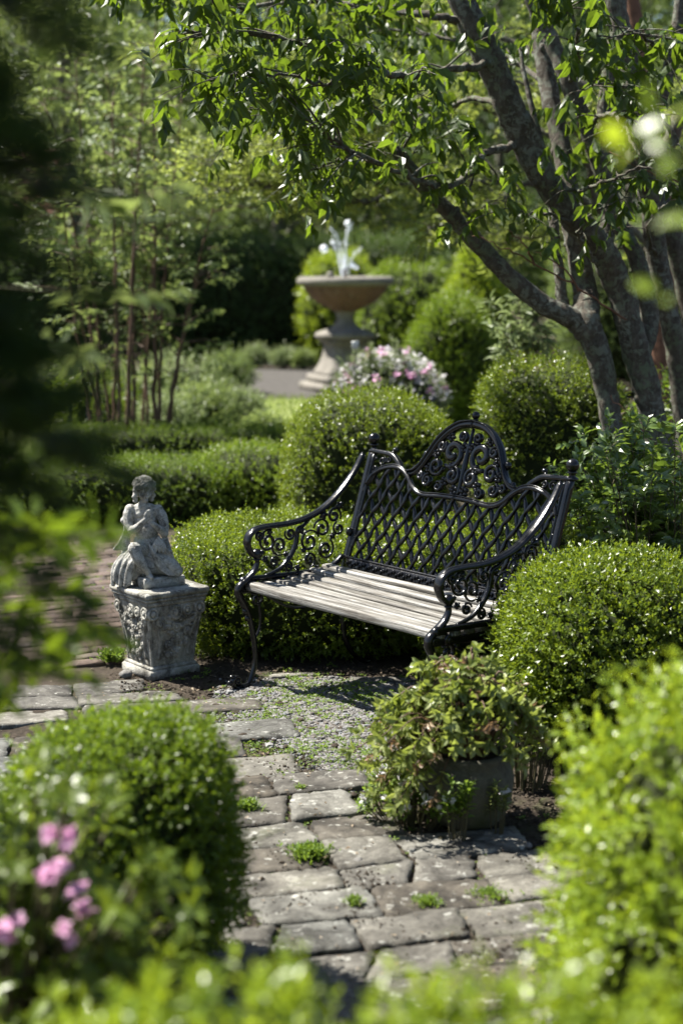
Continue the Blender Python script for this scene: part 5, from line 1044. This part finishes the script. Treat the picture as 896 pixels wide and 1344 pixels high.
# ------------------------------------------------------------------ fine-leaved tree behind (light layer)
rg = np.random.default_rng(93); MY = 11.8; mp = thing('fine_leaf_tree', 'light green fine-leaved tree with reddish trunk behind the old tree', 'tree', (P(872, 600, MY)[0], MY, 0)); MO = np.array([P(872, 600, MY)[0], MY, 0.])
def PM(l): return np.array([P(x, y, MY + d) for x, y, d in l]) - MO
m = MB(); s = smooth_path(np.vstack([[0, 0, 0], PM([(872, 480, 0), (868, 380, 0), (872, 300, 0), (860, 200, 0), (840, 80, 0), (820, -60, 0)])]), 8); tube(m, s, [.13, .11, .09, .07, .05], 14, bump=.04); m.build('trunk', M['redbark'], mp)
mb2, ml2 = MB(), MB()
for pts in [[(866, 330, 0), (780, 270, 0), (690, 240, 0), (600, 240, 0), (520, 245, 0), (455, 240, -.1), (380, 220, -.1), (310, 205, -.2), (262, 215, -.2)], [(600, 240, 0), (540, 225, .3), (470, 200, .4), (400, 180, .5), (330, 170, .5)], [(868, 280, 0), (760, 200, .3), (660, 150, .5), (560, 120, .6), (460, 110, .6), (380, 90, .7), (300, 80, .8), (230, 60, .8)], [(520, 245, 0), (480, 265, -.2), (420, 255, -.2), (360, 245, -.3), (300, 250, -.3)],
            [(860, 200, 0), (760, 110, 0), (660, 50, .2), (560, 20, .3), (450, 0, .3), (340, -20, .3), (250, -30, .3)], [(690, 240, 0), (640, 270, -.2), (600, 290, -.2), (560, 300, -.3)], [(862, 220, 0), (900, 150, .1), (950, 80, .2)], [(560, 120, .6), (520, 160, .3), (470, 165, .2), (420, 145, .2)], [(780, 270, 0), (760, 180, -.3), (700, 120, -.3), (620, 90, -.3)], [(866, 330, 0), (800, 320, .3), (720, 310, .4), (650, 320, .4)]]:
    s = smooth_path(PM(pts), 8); s += rg.normal(0, .008, s.shape); tube(mb2, s, [.03, .006], 7, bump=.04); n = len(s)
    for i in range(int(n * .30), n):
        for _ in range(3):
            d = nrm(rg.normal(0, 1, 3) * np.array([1, 1, .4])); l = rg.uniform(.15, .5); q = s[i] + d * l; q[2] += .02; tube(mb2, [s[i], (s[i] + q) / 2 + np.array([0, 0, .03]), q], [.004, .0015], 4)
            B = s[i] + (q - s[i]) * rg.uniform(.2, 1, (7, 1)) + rg.normal(0, .03, (7, 3)); sprigs(ml2, B, d[None] + rg.normal(0, .5, (7, 3)), 7, .09, .042, .022, T_S, 1., .2, True, rg)
mb2.build('branches', M['bark'], mp); ml2.build('foliage', M['maple'], mp, smooth=False)

# ------------------------------------------------------------------ thin red-stemmed tall shrub, left of centre
rg = np.random.default_rng(95); SY = 14.0; sp_ = thing('thin_stemmed_shrub', 'tall shrub of many thin reddish stems and pale leaves behind the low hedges', 'shrub', (P(185, 610, SY)[0], SY, 0)); SO_ = np.array([P(185, 610, SY)[0], SY, 0.]); ml3, mtw3 = MB(), MB()
for i, (bx_, tx_, ty_, dy_) in enumerate([(140, 95, 330, 0), (150, 150, 300, .5), (160, 148, 120, -.3), (174, 140, 90, .5), (178, 172, 180, .1), (165, 190, 70, -.5), (184, 215, 60, .7), (203, 202, 40, 0), (206, 240, 120, .1), (210, 265, 350, -.1), (196, 190, 240, .2), (128, 75, 200, .1), (215, 290, 230, .2), (150, 100, 80, .3), (140, 60, 130, .2)]):
    a = P(bx_, 612, SY + dy_) - SO_; a[2] = 0; e = P(tx_, ty_, SY + dy_) - SO_; mid = a * .5 + e * .5 + np.append(rg.normal(0, .06, 2), 0); s = smooth_path([a, mid, e], 12); s[1:] += rg.normal(0, .006, s[1:].shape); m = MB(); tube(m, s, [.014 + .010 * ((i * 37) % 10) / 10., .013, .005], 7); m.build('stem', M['redstem'], sp_); n = len(s)
    for j in range(int(n * (.40 + .25 * ((i * 29) % 10) / 10.)), n):
        for _ in range(2 if j % 2 else 1):
            d = nrm(rg.normal(0, 1, 3) * np.array([1, 1, .35]) + np.array([0, 0, .25])); l = rg.uniform(.18, .5); q = s[j] + d * l; tube(mtw3, [s[j], (s[j] + q) / 2 + np.array([0, 0, .04]), q], [.005, .002], 4); B = s[j] + (q - s[j]) * np.array([[.35], [.7], [1.]]); sprigs(ml3, B, d[None] + rg.normal(0, .4, (3, 3)), 5, .12, .085, .04, T_M, 1., .35, True, rg)
mtw3.build('twigs', M['redstem'], sp_); ml3.build('foliage', M['sapling'], sp_, smooth=False)

# ------------------------------------------------------------------ background trees
def big_tree(name, label, loc, H, R, N, mat, seed, leaf=.12, base=.8, nl=34, group='trees beyond the garden'):
    rg = np.random.default_rng(seed); t = thing(name, label, 'tree', loc, 0, group); mt = MB(); tp = smooth_path([(0, 0, 0), (.1, 0, H * .3), (-.1, .1, H * .6), (0, 0, H * .92)], 8); tube(mt, tp, [.035 * H * .6, .02 * H * .5, .02], 10, bump=.05, rng=rg); mt.build('trunk', M['bark'], t)
    ml, ms = MB(), MB()
    for i in range(nl):
        z = base + (H - base) * ((i + .5) / nl) ** 1.0; f = math.sin(PI * min(1, .22 + .78 * (z - base) / (H - base))) ** .55; a = i * 2.4 + rg.uniform(0, .8); r_ = R * f * rg.uniform(.45, .85); c = np.array([r_ * math.cos(a), r_ * math.sin(a), z]); tube(ms, smooth_path([(0, 0, max(z - .9, .3)), c * np.array([.5, .5, 1]) - np.array([0, 0, .2]), c], 5), [.05, .012], 6); lr = R * rg.uniform(.24, .40); n_ = int(N / nl)
        q = nrm(rg.normal(size=(n_, 3))); dd = q.copy(); q = q * np.array([lr, lr, lr * .62]) * rg.uniform(.45, 1.05, (n_, 1)) + c; q[:, 2] = np.maximum(q[:, 2], .1)
        sprigs(ml, q, dd + np.array([0, 0, .3]) + rg.normal(0, .5, (n_, 3)), 6, leaf * 1.8, leaf, leaf * .55, T_S, 1., .2, rng=rg, rnd=np.clip(rg.uniform(0, 1, n_), 0, 1))
    ms.build('branches', M['bark'], t); ml.build('foliage', M[mat], t, smooth=False); return t
protos = [big_tree('leafy_tree', 'tall leafy tree far behind the fountain, upper centre of the view', (-1.5, 36, 0), 9.5, 3.3, 5200, 'far', 301),
          big_tree('leafy_tree', 'tall dark tree far behind, right of the fountain jets', (3.2, 33, 0), 9.0, 3.0, 5200, 'far_dark', 302),
          big_tree('leafy_tree', 'bright sunlit tree far behind at the upper left', (-5.2, 31, 0), 8.5, 2.9, 5200, 'sapling', 303)]
spots = [(0, (-9.2, 34), 1.05, 1.2, 'far green tree behind the white cottage side, at left'), (1, (-3.6, 40), 1.15, 2.1, 'dark tall tree at the far back, left of centre'), (2, (.9, 41), 1.2, .7, 'pale tall tree at the far back, directly above the fountain'), (0, (6.6, 37), 1.1, 4.0, 'far tree seen between the leaning trunks'), (2, (8.8, 30), 1.0, 2.6, 'bright far tree at the right edge behind the trunks'),
         (1, (-12.5, 38), 1.2, 5., 'dark far tree at the left edge behind the conifer'), (0, (12.5, 36), 1.2, 3.1, 'green far tree beyond the right edge'), (1, (5.2, 44), 1.3, 1.0, 'tallest dark tree at the very back, right of centre'), (0, (-7.2, 46), 1.3, .3, 'large green tree at the very back left'), (1, (-16, 34), 1.1, 2., 'outermost dark tree at the far left')]
for i, (pi, (x, y), s_, rz_, lb) in enumerate(spots):
    o = copy_tree(protos[pi]); o.location = (x, y, 0); o.rotation_euler = (0, 0, rz_); o.scale = (s_, s_, s_); o['label'] = lb
# a far wood closing the view
rg = np.random.default_rng(400); m = MB(); N = 26000; ax = rg.uniform(-1.05, 1.05, N); rr = rg.uniform(56, 64, N); q = np.c_[rr * np.sin(ax), rr * np.cos(ax), rg.uniform(0, 1, N) ** .8 * (11 + 2.5 * np.sin(ax * 17) + 1.5 * np.sin(ax * 41 + 1))]
sprigs(m, q, rg.normal(0, 1, (N, 3)) + np.array([0, 0, .4]), 4, .7, .62, .42, T_S, 1., rng=rg); tag(m.build('far_wood', M['far'], smooth=False), 'far-off wood closing the view behind all the trees', kind='stuff')
